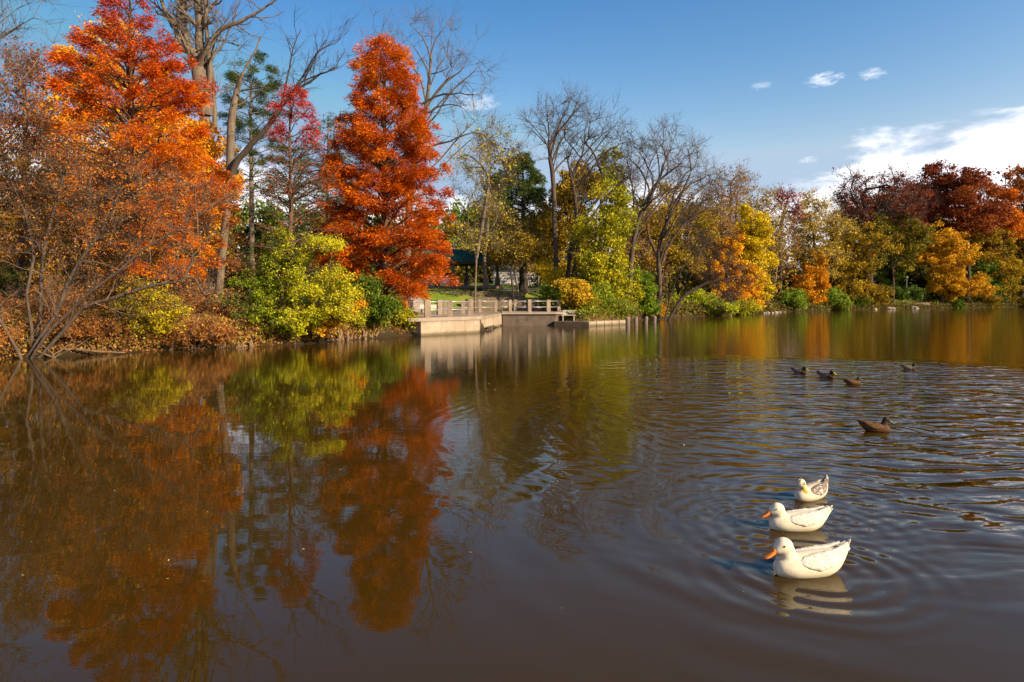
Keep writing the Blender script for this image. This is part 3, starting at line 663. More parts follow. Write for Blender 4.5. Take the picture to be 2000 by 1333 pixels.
tree('lawn_tree', 'small tree with sunlit forked trunk beside the big spruce trunk on lawn', 'tree', [rooted(66, (1012, 572), (1009, 550), (1006, 527), (1012, 505)), [W(1006, 530, 66), W(1018, 518, 66), W(1026, 502, 66)]],
     B(66, (1020, 470, 45, 30), (1045, 490, 25, 30), (990, 450, 35, 25)), .13, BK_PALE, 56, ntgt=70, leaves=8000, cols=OLIV, lsize=.15, clump=.6, limbs=6, twig=(4, .9, .012, 2), seg=.5)
# N spruce
conifer('spruce', 'tall dark green spruce with weeping boughs and thick trunk on the lawn', 'tree', 1022, 74, 300,
        [(292, 3, 3), (318, 40, 22), (345, 82, 46), (400, 104, 60), (450, 112, 66), (490, 100, 66), (520, 60, 55)],
        .46, BK_DARK, PINE, 57, nbr=130, leaves=72000, lsize=.28, asp=.24, sl=(8, -6), clump=.55, start=.22, cstep=.8, droop=.12)
# the tall bare trees
BT = [
 ('first bare tree beyond the dock, upright trunk under a wide vase of dark twigs', [rooted(60, (1084, 565), (1086, 500), (1083, 440), (1082, 380), (1078, 330), (1072, 300))],
  [[W(1076, 320, 60), W(1088, 290, 60), W(1105, 262, 60)], [W(1080, 340, 60), W(1100, 315, 60.5), W(1118, 300, 60)]],
  ((1062, 232, 34, 36), (1095, 220, 38, 34), (1040, 250, 18, 28), (1120, 235, 32, 34), (1080, 275, 35, 30), (1125, 210, 25, 22)), .25, 61, 150, 60),
 ('second bare tree beyond the dock with crooked forked trunks', [rooted(61, (1104, 568), (1112, 510), (1118, 470), (1126, 430), (1122, 380), (1112, 330), (1106, 300)), rooted(61, (1106, 566), (1122, 520), (1128, 480), (1135, 440), (1160, 400), (1190, 360))],
  [[W(1122, 385, 61), W(1140, 350, 61), W(1160, 325, 61)], [W(1118, 350, 61), W(1135, 310, 61), W(1142, 280, 61)]],
  ((1160, 245, 36, 34), (1195, 250, 34, 34), (1140, 280, 30, 30), (1215, 290, 36, 34), (1175, 310, 40, 30), (1230, 340, 30, 30), (1110, 270, 30, 34)), .27, 62, 210, 61),
 ('third bare tree beyond the dock, dark trunk leaning over the green bushes', [rooted(60, (1222, 612), (1230, 560), (1233, 510), (1240, 460), (1252, 420), (1270, 385), (1290, 345), (1300, 310))],
  [[W(1240, 450, 60), W(1238, 400, 60), W(1232, 350, 60), W(1225, 310, 60)], [W(1255, 415, 60), W(1275, 390, 59), W(1305, 372, 59), W(1340, 362, 59)]],
  ((1300, 270, 30, 36), (1265, 290, 36, 30), (1235, 300, 25, 30), (1320, 300, 30, 34), (1290, 340, 46, 34), (1225, 370, 30, 30), (1330, 350, 30, 28)), .27, 63, 230, 60),
 ('fourth bare tree beyond the dock with broad limbs spreading above orange leaves', [rooted(66, (1284, 608), (1288, 560), (1286, 510), (1290, 470), (1306, 430), (1322, 400), (1335, 370), (1350, 335))],
  [[W(1290, 470, 66), W(1310, 445, 65), W(1345, 430, 65), W(1385, 405, 65)], [W(1286, 500, 66), W(1270, 470, 66), W(1262, 430, 66), W(1268, 400, 66)]],
  ((1350, 300, 34, 32), (1375, 330, 32, 32), (1340, 355, 46, 36), (1395, 365, 30, 34), (1300, 380, 30, 36), (1375, 400, 40, 28)), .3, 64, 200, 66)]
for lab, tr, ex, bl, r0, sd_, nt_, d_ in BT:
    t = tree('bare_tree', lab, 'tree', tr, B(d_, *[q+(0, 2.4) for q in bl]), r0*.85, BK_MID, sd_, ntgt=int(nt_*.6), limbs=8, twig=(4, 1.5, .014, 2), rt=.019, seg=.7, group='tall bare trees beyond the dock', bow=.02, upw=.6, along=.12, forks=2, dirw=.8)
    lone_limbs(t, d_, [(p, r0*.42, .04) for p in ex], BK_MID, sd_+100, 7)
lw_ = tree('leaning_tree', 'low dark tree arching out over the water beside wooden piles', 'tree', [rooted(62, (1300, 612), (1330, 585), (1352, 568), (1385, 552), (1420, 545), (1450, 540)), rooted(62, (1296, 612), (1312, 570), (1330, 530), (1350, 500))],
     B(62, (1400, 520, 50, 30), (1440, 540, 40, 25), (1360, 480, 40, 30), (1420, 580, 50, 18)), .14, BK_DARK, 65, ntgt=110, limbs=6, twig=(6, 1.0, .011, 2), rt=.012, upw=.3, bow=.02)
# green and gold trees between them
def lt_(name, label, px, d, bl, n, cols, seed, r0=.16, ntgt=120, ls=.16, clump=.7, wm=None, bp=None, **k):
    d = dry(px, d, 1.5); cp = bp or (np.mean([q[0] for q in bl]))
    return tree(name, label, 'tree', [rooted(d, (px, 600), ((px+cp)/2+2, 545), (cp-1, 490), (cp+2, min(q[1] for q in bl)+15))], B(d, *bl), r0, wm or BK_BROWN, seed, ntgt=ntgt, leaves=n, cols=cols, lsize=ls, clump=clump, limbs=10, twig=(3, .8, .012, 2), seg=.7, **k)
lt_('leafy_tree', 'bright yellow-green tree full of small leaves between the second and third bare trees', 1180, 58, [(1200, 440, 42, 60), (1180, 510, 50, 55), (1215, 560, 35, 45), (1150, 470, 30, 45), (1190, 380, 24, 34), (1165, 560, 40, 40)], 33000, YGRN, 71, ntgt=170, blank=.2)
lt_('leafy_tree', 'olive green tree filling the gap behind the first bare tree', 1066, 68, [(1070, 430, 40, 50), (1100, 400, 40, 50), (1060, 500, 40, 40), (1130, 360, 40, 40), (1120, 470, 40, 60)], 36000, OLIV+[(.3, .3, .02)], 72, ntgt=150, ls=.19)
lt_('leafy_tree', 'tall thin-leaved olive tree behind the second bare tree', 1160, 70, [(1150, 360, 45, 50), (1190, 340, 40, 40), (1140, 430, 40, 50), (1210, 420, 35, 50)], 19000, [(.12, .15, .015), (.24, .26, .02), (.36, .32, .02)], 73, ls=.19)
lt_('leafy_tree', 'bronze thin-leaved tree between the third and fourth bare trees', 1270, 75, [(1270, 450, 40, 50), (1310, 470, 45, 50), (1250, 520, 40, 40), (1340, 500, 45, 40), (1300, 400, 40, 40), (1370, 440, 40, 45)], 20000, [(.2, .1, .02), (.34, .18, .02), (.42, .3, .02), (.3, .3, .02)], 74, ls=.18)
lt_('yellow_tree', 'tall lemon yellow tree standing behind the orange one at the water', 1460, 84, [(1468, 455, 40, 34), (1480, 505, 40, 45), (1450, 470, 45, 36), (1485, 565, 30, 35), (1465, 425, 24, 20), (1440, 500, 36, 36)], 44000, YEL[:3]+[(.5, .5, .02)], 75, ntgt=140, ls=.22, clump=.8)
lt_('orange_tree', 'bright orange tree leaning towards the water beneath bare limbs', 1452, 77, [(1428, 490, 36, 32), (1405, 530, 42, 34), (1450, 545, 40, 36), (1425, 580, 48, 25), (1465, 585, 32, 20), (1400, 485, 26, 22)], 50000, [(.46, .16, .008), (.66, .29, .010), (.80, .42, .012), (.82, .52, .02)], 76, ntgt=140, ls=.2, clump=.7)
lt_('grey_tree', 'tall hazy grey tree of fine upright twigs behind the yellow tree', 1420, 100, [(1420, 380, 46, 60), (1450, 350, 36, 36), (1400, 350, 34, 30), (1475, 400, 34, 50), (1380, 420, 40, 50)], 2500, OLIV, 77, r0=.3, ntgt=260, wm=BK_TWIG, ls=.2)
lt_('grey_tree', 'second grey twiggy tree with a few olive leaves, nearer the low clouds', 1500, 106, [(1480, 400, 30, 50), (1510, 430, 36, 50), (1460, 440, 30, 50)], 5000, [(.3, .22, .05), (.4, .3, .06)], 78, r0=.25, ntgt=170, wm=BK_TWIG, ls=.22)
for lab, px, d, bl, sd_ in [('hazy russet twig tree behind the third and fourth bare trees', 1300, 92, [(1300, 400, 40, 50), (1330, 430, 40, 50), (1270, 440, 36, 50)], 401), ('hazy brown twig tree just behind the orange tree', 1395, 92, [(1390, 400, 34, 56), (1410, 450, 36, 50)], 402),
  ('fine upright twig tree left of the yellow tree crown', 1445, 98, [(1445, 370, 30, 50), (1430, 420, 30, 44)], 403), ('pinkish grey twig tree between yellow tree and stag-headed tree', 1505, 116, [(1500, 420, 24, 44), (1520, 460, 30, 40), (1540, 480, 30, 36)], 404), ('grey twig tree behind the small orange tree', 1560, 132, [(1560, 450, 30, 44), (1620, 440, 30, 40)], 405)]:
    lt_('grey_tree', lab, px, d, bl, 2600, [(.3, .14, .03), (.4, .22, .04)], sd_, r0=.2, ntgt=190, wm=BK_TWIG, ls=.2, along=.4)
tree('bare_tree', 'dark stag-headed bare tree with red tuft between grey and pale yellow trees', 'tree', [rooted(112, (1522, 600), (1524, 520), (1523, 460), (1530, 420), (1540, 385))],
     B(112, (1540, 390, 24, 26), (1518, 400, 20, 26), (1550, 420, 16, 20)), .3, BK_DARK, 79, ntgt=60, leaves=1500, cols=PINK, lsize=.25, clump=.8, limbs=8, twig=(4, 1.6, .025, 2), rt=.035, seg=1.2)
tree('pale_tree', 'pale yellow thin-leaved tree with dark upright stems near far shore', 'tree', [rooted(122, (1590, 602), (1588, 520), (1590, 470), (1580, 420)), rooted(122, (1590, 602), (1600, 520), (1625, 460), (1640, 425))],
     B(122, (1585, 410, 32, 38), (1610, 440, 36, 36), (1570, 450, 30, 40), (1640, 450, 26, 34), (1600, 500, 40, 40)), .28, BK_DARK, 80, ntgt=170, leaves=15000, cols=[(.34, .22, .05), (.5, .36, .06), (.56, .42, .05)], lsize=.26, clump=1.2, limbs=10, twig=(4, 1.4, .02, 2), seg=1.1)
lt_('orange_tree', 'small vivid orange tree low on the far shore above green bushes', 1585, 112, [(1590, 530, 26, 26), (1570, 550, 24, 24), (1600, 560, 26, 22), (1575, 575, 28, 14), (1605, 510, 14, 14)], 15000, ORG, 81, ntgt=80, ls=.26, clump=.9)
lt_('olive_tree', 'olive and yellow tree hanging over green bushes at the far cove', 1660, 120, [(1650, 480, 40, 36), (1680, 520, 36, 40), (1640, 540, 36, 34), (1700, 470, 40, 34), (1665, 570, 30, 20)], 26000, OLIV+[(.4, .3, .02)], 82, ntgt=120, ls=.3, clump=1.1)
lt_('olive_tree', 'dull green and gold tree in front of the great bare oak', 1745, 134, [(1745, 450, 50, 28), (1710, 445, 40, 22), (1780, 470, 40, 34), (1730, 500, 50, 34)], 26000, [(.08, .08, .012), (.2, .17, .015), (.34, .26, .02)], 83, ntgt=120, ls=.32, clump=1.3)
ok = tree('bare_oak', 'great dark bare oak with twisted limbs against the low clouds', 'tree', [rooted(140, (1700, 592), (1698, 500), (1696, 440), (1690, 410), (1684, 385))],
     B(140, (1680, 350, 34, 28), (1740, 360, 36, 28), (1655, 385, 30, 24), (1775, 385, 34, 22), (1710, 380, 60, 30), (1660, 425, 40, 16), (1760, 420, 50, 16)), .62, BK_DARK, 84, ntgt=170, leaves=9000, cols=RBRN, lsize=.3, clump=1.2, limbs=16, twig=(4, 2.2, .03, 2), rt=.045, seg=1.3, upw=.4, wob=.1)
lone_limbs(ok, 140, [(pts(139, (1696, 430), (1678, 405), (1662, 375), (1668, 352)), .34, .08), (pts(139, (1700, 430), (1725, 405), (1748, 378), (1752, 350)), .34, .08), (pts(139, (1700, 440), (1745, 420), (1785, 408), (1810, 395)), .3, .06), (pts(139, (1696, 445), (1670, 425), (1640, 415)), .28, .06)], BK_DARK, 85, 8, 2.2)
for lab, px, bl, n, cols, sd_ in [
  ('russet brown oak crown showing through the great bare oak', 1715, [(1700, 410, 50, 34), (1745, 400, 44, 32), (1660, 415, 34, 24), (1720, 440, 70, 24)], 26000, [(.12, .035, .02), (.2, .06, .03), (.28, .10, .04)], 91),
  ('deep maroon round-crowned oak, first of the maroon row past the bare oak', 1815, [(1820, 350, 42, 28), (1790, 380, 34, 30), (1840, 380, 40, 34), (1800, 420, 50, 34)], 32000, RBRN, 92),
  ('maroon and rust oak in the middle of the maroon row', 1890, [(1885, 360, 40, 30), (1910, 385, 38, 34), (1865, 400, 44, 34), (1900, 430, 50, 34)], 32000, [(.08, .016, .012), (.2, .04, .012), (.34, .09, .016), (.42, .15, .02)], 93),
  ('rust-brown oak closing the maroon row at the frame edge', 1990, [(1975, 355, 46, 30), (2020, 360, 50, 36), (1990, 400, 60, 34), (2060, 400, 60, 50)], 32000, [(.12, .03, .012), (.28, .07, .014), (.42, .14, .02), (.48, .2, .03)], 94)]:
    lt_('oak', lab, px, 158+(sd_ % 3)*4, bl, n, cols, sd_, r0=.5, ntgt=110, ls=.42, clump=1.9, wm=BK_DARK, group=None)
lt_('orange_tree', 'flame orange tree high on the slope below the rust-brown oak', 1965, 150, [(1960, 400, 26, 30), (1945, 430, 26, 24), (1980, 440, 30, 26)], 18000, [(.5, .12, .012), (.68, .2, .012), (.75, .28, .02)], 95, ntgt=80, ls=.36, clump=1.4)
lt_('golden_maple', 'big golden orange maple hanging over the far embankment', 1840, 138, [(1830, 470, 46, 40), (1795, 495, 44, 34), (1870, 490, 40, 34), (1850, 520, 50, 40), (1865, 560, 42, 22), (1900, 560, 34, 26), (1830, 550, 30, 22)], 52000, [(.32, .14, .008), (.52, .25, .010), (.66, .35, .012), (.7, .44, .02)], 96, ntgt=190, ls=.32, clump=1.2, r0=.3)
lt_('olive_tree', 'yellow-olive tree beside the big golden maple on the far embankment', 1935, 172, [(1930, 480, 44, 40), (1960, 520, 40, 40), (1910, 450, 36, 30), (1945, 560, 44, 24)], 32000, [(.16, .12, .012), (.38, .25, .012), (.56, .36, .015)], 97, ntgt=130, ls=.34, clump=1.3)
lt_('olive_tree', 'dull bronze-green tree at the frame edge under the rust-brown oak', 2010, 150, [(2010, 500, 40, 50), (2050, 480, 50, 60), (1990, 450, 30, 36), (2020, 560, 44, 26)], 28000, OLIV, 98, ntgt=110, ls=.36, clump=1.4)
lt_('olive_tree', 'shadowy olive tree above the lamp post on the far path', 1765, 172, [(1775, 520, 46, 34), (1740, 540, 36, 30), (1800, 545, 36, 26), (1770, 470, 50, 30)], 26000, [(.03, .04, .01), (.08, .08, .012), (.18, .14, .015)], 99, ntgt=110, ls=.36, clump=1.3)
# ------------------------------------------------------------------ shrubs
shrub('yellow_green_bush', 'large spreading yellow-green bush around the slim pink redwood', 'bush', 575, 29.6,
      B(29.6, (560, 500, 52, 34), (540, 560, 75, 42), (625, 560, 66, 46), (490, 590, 52, 28), (590, 622, 85, 26), (668, 600, 42, 36), (545, 462, 26, 16), (462, 588, 22, 12), (625, 478, 46, 18), (680, 560, 26, 20), (510, 545, 40, 20)), 111, 66000,
      [(.05, .11, .008), (.18, .25, .010), (.46, .44, .014), (.64, .52, .02)], lsize=.068, ntgt=300, stems=10, r0=.07, clump=.30, colgrad=lambda c: np.clip(.62+.36*(c[:, 0]+9.6)+.12*np.sin(c[:, 0]*3+c[:, 2]*4), 0, 1))  # sunlit right and shaded left of the bush painted into its leaf colours
shrub('orange_bush', 'small orange-yellow bush hanging over bank at the big bush foot', 'bush', 632, 31.0, B(30.2, (625, 630, 28, 22), (655, 615, 26, 18), (690, 603, 20, 12), (600, 640, 20, 12)), 112, 9000, ORG[1:], ntgt=60, clump=.22)
shrub('yellow_bush', 'ragged yellow bush growing through brown brush between leaning tree and grill', 'bush', 285, 26.4,
      B(26.4, (290, 590, 45, 35), (330, 610, 36, 32), (250, 600, 36, 30), (300, 645, 45, 22), (265, 560, 26, 22)), 113, 14000, [(.3, .3, .012), (.55, .46, .015), (.72, .56, .02), (.7, .42, .02)], ntgt=140, clump=.26)
for i, (lab, px, d, bl, n, cols) in enumerate([
  ('russet-leaved brush in front of the leaning tree roots', 170, 24.6, ((170, 655, 60, 26), (120, 640, 50, 30)), 14000, BRN),
  ('dark russet brush on the bank behind the leaning tree', 70, 27.5, ((60, 620, 80, 36), (120, 600, 60, 30), (0, 610, 60, 40)), 18000, BRN),
  ('brown twiggy brush beneath the ragged yellow bush', 360, 26.8, ((360, 655, 55, 22), (420, 650, 40, 24), (300, 665, 40, 16)), 13000, BRN),
  ('tall brown brush between ragged yellow bush and park grill', 400, 30, ((400, 610, 45, 30), (370, 580, 40, 20), (440, 625, 30, 22)), 9000, BRN),
  ('ochre brush patch above the russet brush', 170, 30, ((180, 590, 60, 26), (230, 560, 50, 26), (120, 570, 50, 24)), 16000, [(.2, .09, .015), (.4, .17, .02), (.5, .28, .02)]),
  ('green-flecked dark brush beyond the leaning tree', 40, 32, ((50, 540, 70, 26), (110, 530, 50, 24), (-20, 550, 60, 30)), 15000, [(.02, .035, .008), (.06, .08, .012), (.2, .14, .02)]),
  ('brown brush at the frame edge beside the leaning tree', -30, 22.5, ((-40, 650, 50, 36), (5, 660, 30, 24), (-90, 640, 60, 40)), 12000, BRN)]):
    d = dry(px, d, .4); shrub('brown_brush', lab, 'bush', px, d, B(d, *bl), 120+i, n, cols, lsize=.07, ntgt=110, stems=9, r0=.02, clump=.3, twig=(4, .55, .006, 2), wm=BK_TWIG, shell=.4, group='brown brush along the bank')
for i, (nm, lab, px, d, bl, n, cols, ls) in enumerate([
  ('yellow_bush', 'small yellow shrub beside the red one deep behind the leaning tree', 133, 36, ((133, 505, 12, 8),), 2500, GOLD[1:], .1),
  ('red_bush', 'tiny crimson shrub glimpsed behind the leaning tree', 116, 36, ((116, 509, 8, 6),), 1500, [(.6, .02, .05), (.75, .04, .08)], .1),
  ('yellow_bush', 'round bright yellow shrub behind the longest leaning stem', 215, 34, ((215, 522, 18, 12),), 4500, YEL, .1),
  ('green_bush', 'dark green bush under the large red redwood', 715, 33.5, ((715, 575, 32, 34), (700, 610, 36, 26), (745, 600, 30, 24)), 20000, GRN, .09),
  ('yellow_bush', 'yellow-green bush leaning against the concrete dock wall', 778, 35, ((775, 615, 26, 18), (745, 625, 24, 14), (795, 625, 14, 12), (720, 635, 20, 10)), 13000, YGRN, .08),
  ('green_bush', 'pale green bush low on bank above the cypress knees', 735, 33.5, ((730, 635, 20, 14), (710, 650, 16, 8)), 5000, GRN+YGRN[1:2], .08),
  ('green_bush', 'shaded green shrub behind the yellow bush past the dock', 1085, 56, ((1085, 575, 24, 18), (1070, 590, 20, 10)), 12000, GRN, .12),
  ('yellow_bush', 'rounded orange-yellow bush beside the waterside bench', 1128, 55.5, ((1130, 575, 34, 24), (1145, 600, 28, 16), (1105, 560, 20, 12), (1150, 585, 20, 20)), 26000, [(.34, .3, .02), (.56, .36, .02), (.68, .38, .02)], .13),
  ('yellow_bush', 'sprawling yellow twig shrub above the bench with sparse leaves', 1075, 60, ((1075, 545, 30, 14), (1060, 520, 20, 8), (1110, 550, 20, 12)), 4500, YEL, .13),
  ('green_bush', 'low ragged green bush spilling on the platform beside the piles', 1205, 53.5, ((1195, 607, 30, 13), (1160, 606, 30, 13), (1222, 604, 16, 13), (1180, 612, 40, 8)), 20000, [(.08, .12, .012), (.22, .26, .02), (.4, .36, .03)], .11),
  ('green_bush', 'light green bush behind the low concrete platform', 1180, 56, ((1185, 605, 30, 16), (1170, 580, 26, 20)), 14000, [(.1, .16, .012), (.26, .32, .02), (.4, .42, .03)], .13),
  ('green_bush', 'fresh green bush between third and fourth bare trees', 1255, 62, ((1255, 570, 24, 26), (1265, 600, 30, 16), (1245, 545, 18, 16)), 18000, [(.1, .18, .012), (.22, .34, .02), (.38, .44, .03)], .14),
  ('orange_bush', 'small orange shrub at the foot of the fourth bare tree', 1282, 64, ((1282, 602, 12, 10), (1275, 612, 8, 6)), 4500, ORG, .12),
  ('green_bush', 'broad yellow-green bush at water under the orange tree', 1385, 76, ((1360, 590, 36, 18), (1400, 600, 40, 14), (1335, 600, 26, 12)), 26000, [(.16, .2, .012), (.36, .40, .02), (.52, .5, .03)], .18),
  ('green_bush', 'yellow bush ending the near woods at the point', 1440, 84, ((1440, 600, 36, 12), (1470, 600, 14, 10)), 10000, YGRN, .18),
  ('green_bush', 'bright green mound at the far cove edge, below the small orange tree', 1545, 108, ((1545, 585, 28, 16), (1530, 592, 20, 10)), 14000, [(.08, .15, .012), (.2, .3, .02), (.34, .4, .03)], .24),
  ('green_bush', 'second green mound at the far cove, beside the dark gap', 1630, 118, ((1630, 585, 26, 16), (1610, 575, 18, 14)), 14000, [(.07, .13, .012), (.18, .26, .02), (.32, .36, .03)], .26),
  ('green_bush', 'dark green shrub by the end of the far embankment', 1680, 124, ((1680, 590, 16, 12), (1665, 585, 12, 14)), 7000, GRN, .26),
  ('green_bush', 'drooping olive shrub overhanging the far path start', 1712, 132, ((1715, 575, 22, 18), (1700, 590, 16, 10)), 9000, OLIV, .28),
  ('green_bush', 'low dark green shrub near the lamp post', 1750, 146, ((1750, 572, 20, 10), (1790, 572, 18, 8)), 7000, GRN[:3], .3),
  ('green_bush', 'dark shrub on embankment slope beneath the golden maple', 1865, 150, ((1865, 592, 12, 8),), 3500, GRN, .3),
  ('green_bush', 'olive shrub on embankment slope further along', 1935, 160, ((1935, 588, 14, 10), (1925, 575, 8, 10)), 5000, OLIV, .3),
  ('green_bush', 'broad olive thicket on embankment at the frame edge', 2000, 160, ((2000, 590, 36, 10), (1970, 592, 20, 8)), 9000, OLIV, .3)]):
    d = dry(px, d, .4); shrub(nm, lab, 'bush', px, d, B(d, *bl), 140+i, n, cols, lsize=ls, ntgt=80 if n > 5000 else 25, stems=6, clump=.22+.006*d, twig=(3, .35+.004*d, .006+.0001*d, 2), shell=.65)
# ------------------------------------------------------------------ far woods that read as one mass
P1 = [OLIV, [(.30, .15, .02), (.45, .24, .02), (.55, .36, .02)], [(.16, .08, .03), (.26, .14, .05), (.34, .2, .06)], GRN, [(.3, .2, .03), (.42, .3, .04)]]
woods('background_woods', [
    (-300, 430, 46, 52, 500, 500, 22, [OLIV, BRN], 900, .2, 1), (430, 720, 100, 112, 495, 500, 16, [OLIV, BRN], 1300, .4, 1), (700, 1100, 150, 165, 470, 480, 18, [OLIV, GRN], 1500, .5, 1),
    (-260, 420, 52, 75, 330, 330, 26, [OLIV, BRN, GRN, RBRN], 1500, .26, 1),
    (420, 700, 60, 85, 400, 420, 16, [GRN, OLIV, PINE], 2000, .28, 1),
    (700, 900, 95, 120, 420, 440, 10, [OLIV, BRN, GRN], 1500, .4, 1),
    (880, 1080, 135, 160, 400, 430, 14, [OLIV, GRN], 1500, .5, 1),
    (1060, 1400, 82, 120, 430, 400, 26, P1, 1100, .34, 1),
    (1200, 1520, 100, 130, 400, 400, 24, [P1[1], P1[3]], 500, .34, 1),
    (1380, 1640, 130, 150, 440, 480, 22, P1, 1400, .4, 1),
    (1620, 2150, 170, 215, 440, 420, 34, [OLIV, BRN, RBRN, GRN], 2200, .55, 1),
    (1700, 2150, 158, 170, 520, 520, 24, [GRN, [(.03, .03, .01), (.08, .06, .015)]], 1800, .45, 1),
    (1700, 2150, 225, 250, 400, 380, 20, [RBRN, BRN], 1500, .6, 1)], 5, BK_GREY)
# ------------------------------------------------------------------ dock, railings, bench, terraces
CONC = rough_mat('concrete', (.50, .40, .32), (.38, .30, .235), 1.1, .9, .012, (.22, .16, .12))
CONC_DARK = rough_mat('concrete_dark', (.085, .062, .045), (.14, .10, .075), 1.6, .8, .015, (.04, .03, .022))  # darker concrete; shade in the cove is painted into this colour
def conc_mat():
    m_, nt = newmat('stained_concrete'); b = NB(nt); co = b.n('ShaderNodeNewGeometry').outputs['Position']; s_ = b.n('ShaderNodeSeparateXYZ'); b.link(co, s_.inputs[0])
    n1 = b.noise(co, 1.3, 6, .65); n2 = b.noise(co, 9, 5, .65); st = b.noise(b.scale(co, (1.5, 1.5, .16)), 1.3, 6, .75); bl = b.noise(co, .5, 4, .6)
    col = b.mix(b.ss(.35, .65, n1), (.40, .31, .23), (.30, .23, .165)); col = b.mix(b.M('MULTIPLY', b.ss(.5, .72, st), .5), col, (.15, .11, .075)); col = b.mix(b.M('MULTIPLY', b.ss(.55, .72, n2), .6), col, (.22, .17, .125))
    tide = b.ss(.24, .05, b.M('ADD', s_.outputs[2], b.M('MULTIPLY', b.M('SUBTRACT', n2, .5), .22))); col = b.mix(b.M('MULTIPLY', tide, .85), col, (.085, .07, .035))
    tp = b.ss(.62, .80, b.M('ADD', s_.outputs[2], b.M('MULTIPLY', b.M('SUBTRACT', st, .5), .5))); col = b.mix(b.M('MULTIPLY', tp, .45), col, (.13, .10, .07))
    b.out(princ(b, col, .92, b.bump(b.M('ADD', n1, n2), .02), .2)); return m_
CONC = conc_mat()
DECK = rough_mat('deck_paving', (.36, .28, .22), (.27, .21, .165), 1.5, .9, .01)
POST = rough_mat('weathered_post', (.36, .28, .21), (.23, .17, .13), 2.5, .9, .012, (.18, .13, .1), (1, 1, .5))
RAIL = rough_mat('rail_metal', (.46, .45, .46), (.34, .33, .34), 3, .4, .003, None, (1, 1, 1), .5)
STONE = rough_mat('field_stone', (.30, .22, .145), (.17, .125, .085), 2.2, .95, .05, (.12, .10, .07))
WHITE = rough_mat('white_paint', (.72, .68, .60), (.62, .58, .5), 4, .6, .004)
dk = thing('boat_dock', 'pale concrete boat dock with weathered front wall and flat deck beside the red redwood', 'dock', (-3.4, 40, 0))
A0 = (-4.95, 36.3); A1 = (-1.95, 39.6)
b_ = MB(); b_.prism([A0, A1, (-2.0, 44), (-6.5, 44), (-7.6, 38.4)], -.8, .78); b_.build('wall', CONC, dk, .03)
b_ = MB(); b_.prism([(-5.06, 36.16), (-1.86, 39.66), (-1.9, 44.0), (-6.9, 44), (-8.3, 38.0), (-5.6, 36.0)], .783, .985); b_.build('deck_slab', DECK, dk, .02)
b_ = MB(); b_.prism([(-2.02, 44.0), (-1.92, 41.2), (-.78, 50.3), (-.9, 58), (-7, 58), (-6.6, 44.0)], -.8, .94); b_.build('wall', CONC, dk, .02)
b_ = MB(); b_.prism([(-.72, 50.3), (3.3, 51.0), (5.0, 53), (5.0, 58), (-.85, 58)], -.8, .86); b_.build('cove_wall', CONC_DARK, dk, .02)
b_ = MB(); b_.prism([(-.78, 50.15), (3.36, 50.85), (5.1, 53), (5.1, 58.2), (-.9, 58.2)], .863, .99); b_.build('coping', DECK, dk, .015)
b_ = MB()
for k in range(3): b_.tube([(-1.6+.1*k, 42.9+.9*k, -.3), (-1.6+.1*k, 42.9+.9*k, .18)], .07, 8)
b_.box((-1.45, 43.8, .2), (.09, 1.3, .03), rz=-.1); b_.build('mooring_step', CONC_DARK, dk)
lp = thing('platform', 'low concrete platform in the water in front of the bench, jointed and pale', 'platform', (6, 52, 0))
b_ = MB(); b_.prism([(3.15, 50.2), (5.66, 49.2), (5.7, 54), (4.2, 55), (3.2, 53)], -.7, .33); b_.build('dark_end', CONC_DARK, lp, .02)
b_ = MB()
for k in range(5):
    u0, u1 = k/5, (k+1)/5-.012; p0 = (5.68+3.4*u0, 49.2+3.6*u0); p1 = (5.68+3.4*u1, 49.2+3.6*u1)
    b_.prism([p0, p1, (p1[0]-.5, p1[1]+3.2), (p0[0]-.5, p0[1]+4.2)], -.7, .34)
b_.build('slab', CONC, lp, .015)
st = thing('steps', 'dark concrete steps climbing from low platform to dock deck behind the bench', 'steps', (3.6, 52.5, .3))
for k in range(3): MB().box((3.9-.1*k, 52.2+.45*k, .33+.2*k+.1), (.75, .24, .11)).build('step', CONC, st, .01)
# railings: posts as children, rails between them
def fence(label, posts, name='railing', rails=(.42, .88), top=1.0, deck=.98, grp='dock railings'):
    root = thing(name, label, 'railing', (posts[0][0], posts[0][1], deck), grp)
    P = []
    for i, (px, d, w) in enumerate(posts):
        x = (px-1000)/F*d; P.append((x, d)); hh = top*(.97+.05*rs.random())
        b_ = MB().box((x, d, deck+hh/2), (w, w, hh/2), rz=.2+.1*rs.normal(), rx=.012*rs.normal(), ry=.02*rs.normal()); b_.build('post', POST, root, .012)
    for z in rails:
        b_ = MB()
        for (x0, y0), (x1, y1) in zip(P[:-1], P[1:]):
            sag = .03*rs.random(); b_.tube([(x0, y0-.02, deck+z), ((x0+x1)/2, (y0+y1)/2-.02, deck+z-sag), (x1, y1-.02, deck+z)], .032, 8)
        b_.build('rail', RAIL, root, 0, True)
    return root
def fp(px, d, w=.09): return (px, d, w)
fence('front railing of chunky weathered posts on the projecting dock, nearest the water', [fp(835, 36.9, .17), fp(878.8, 38.6, .15), fp(918.8, 40.6, .15)])
fence('railing of slimmer posts curving round the back of the dock cove', [fp(937, 50.5, .12), fp(968, 51.8, .12), fp(996, 52, .12), fp(1034, 51.9, .13), fp(1071, 52.8, .15), fp(1091, 55, .13), fp(1101, 56.5, .13)])
fence('side railing at the landward end of the dock beside the redwood trunk', [fp(775, 42, .11), fp(792, 41.5, .13), fp(802, 41, .15), fp(836, 43, .10)])
fence('rear railing standing behind the chunky front posts', [fp(858.5, 44, .16), fp(869, 45, .13), fp(904, 47, .13), fp(937.5, 50.6, .09)])
fence('far rear railing posts behind the cove railing', [fp(1006.5, 57, .12), fp(1047, 57, .12), fp(1090, 57.5, .10)], top=.98)
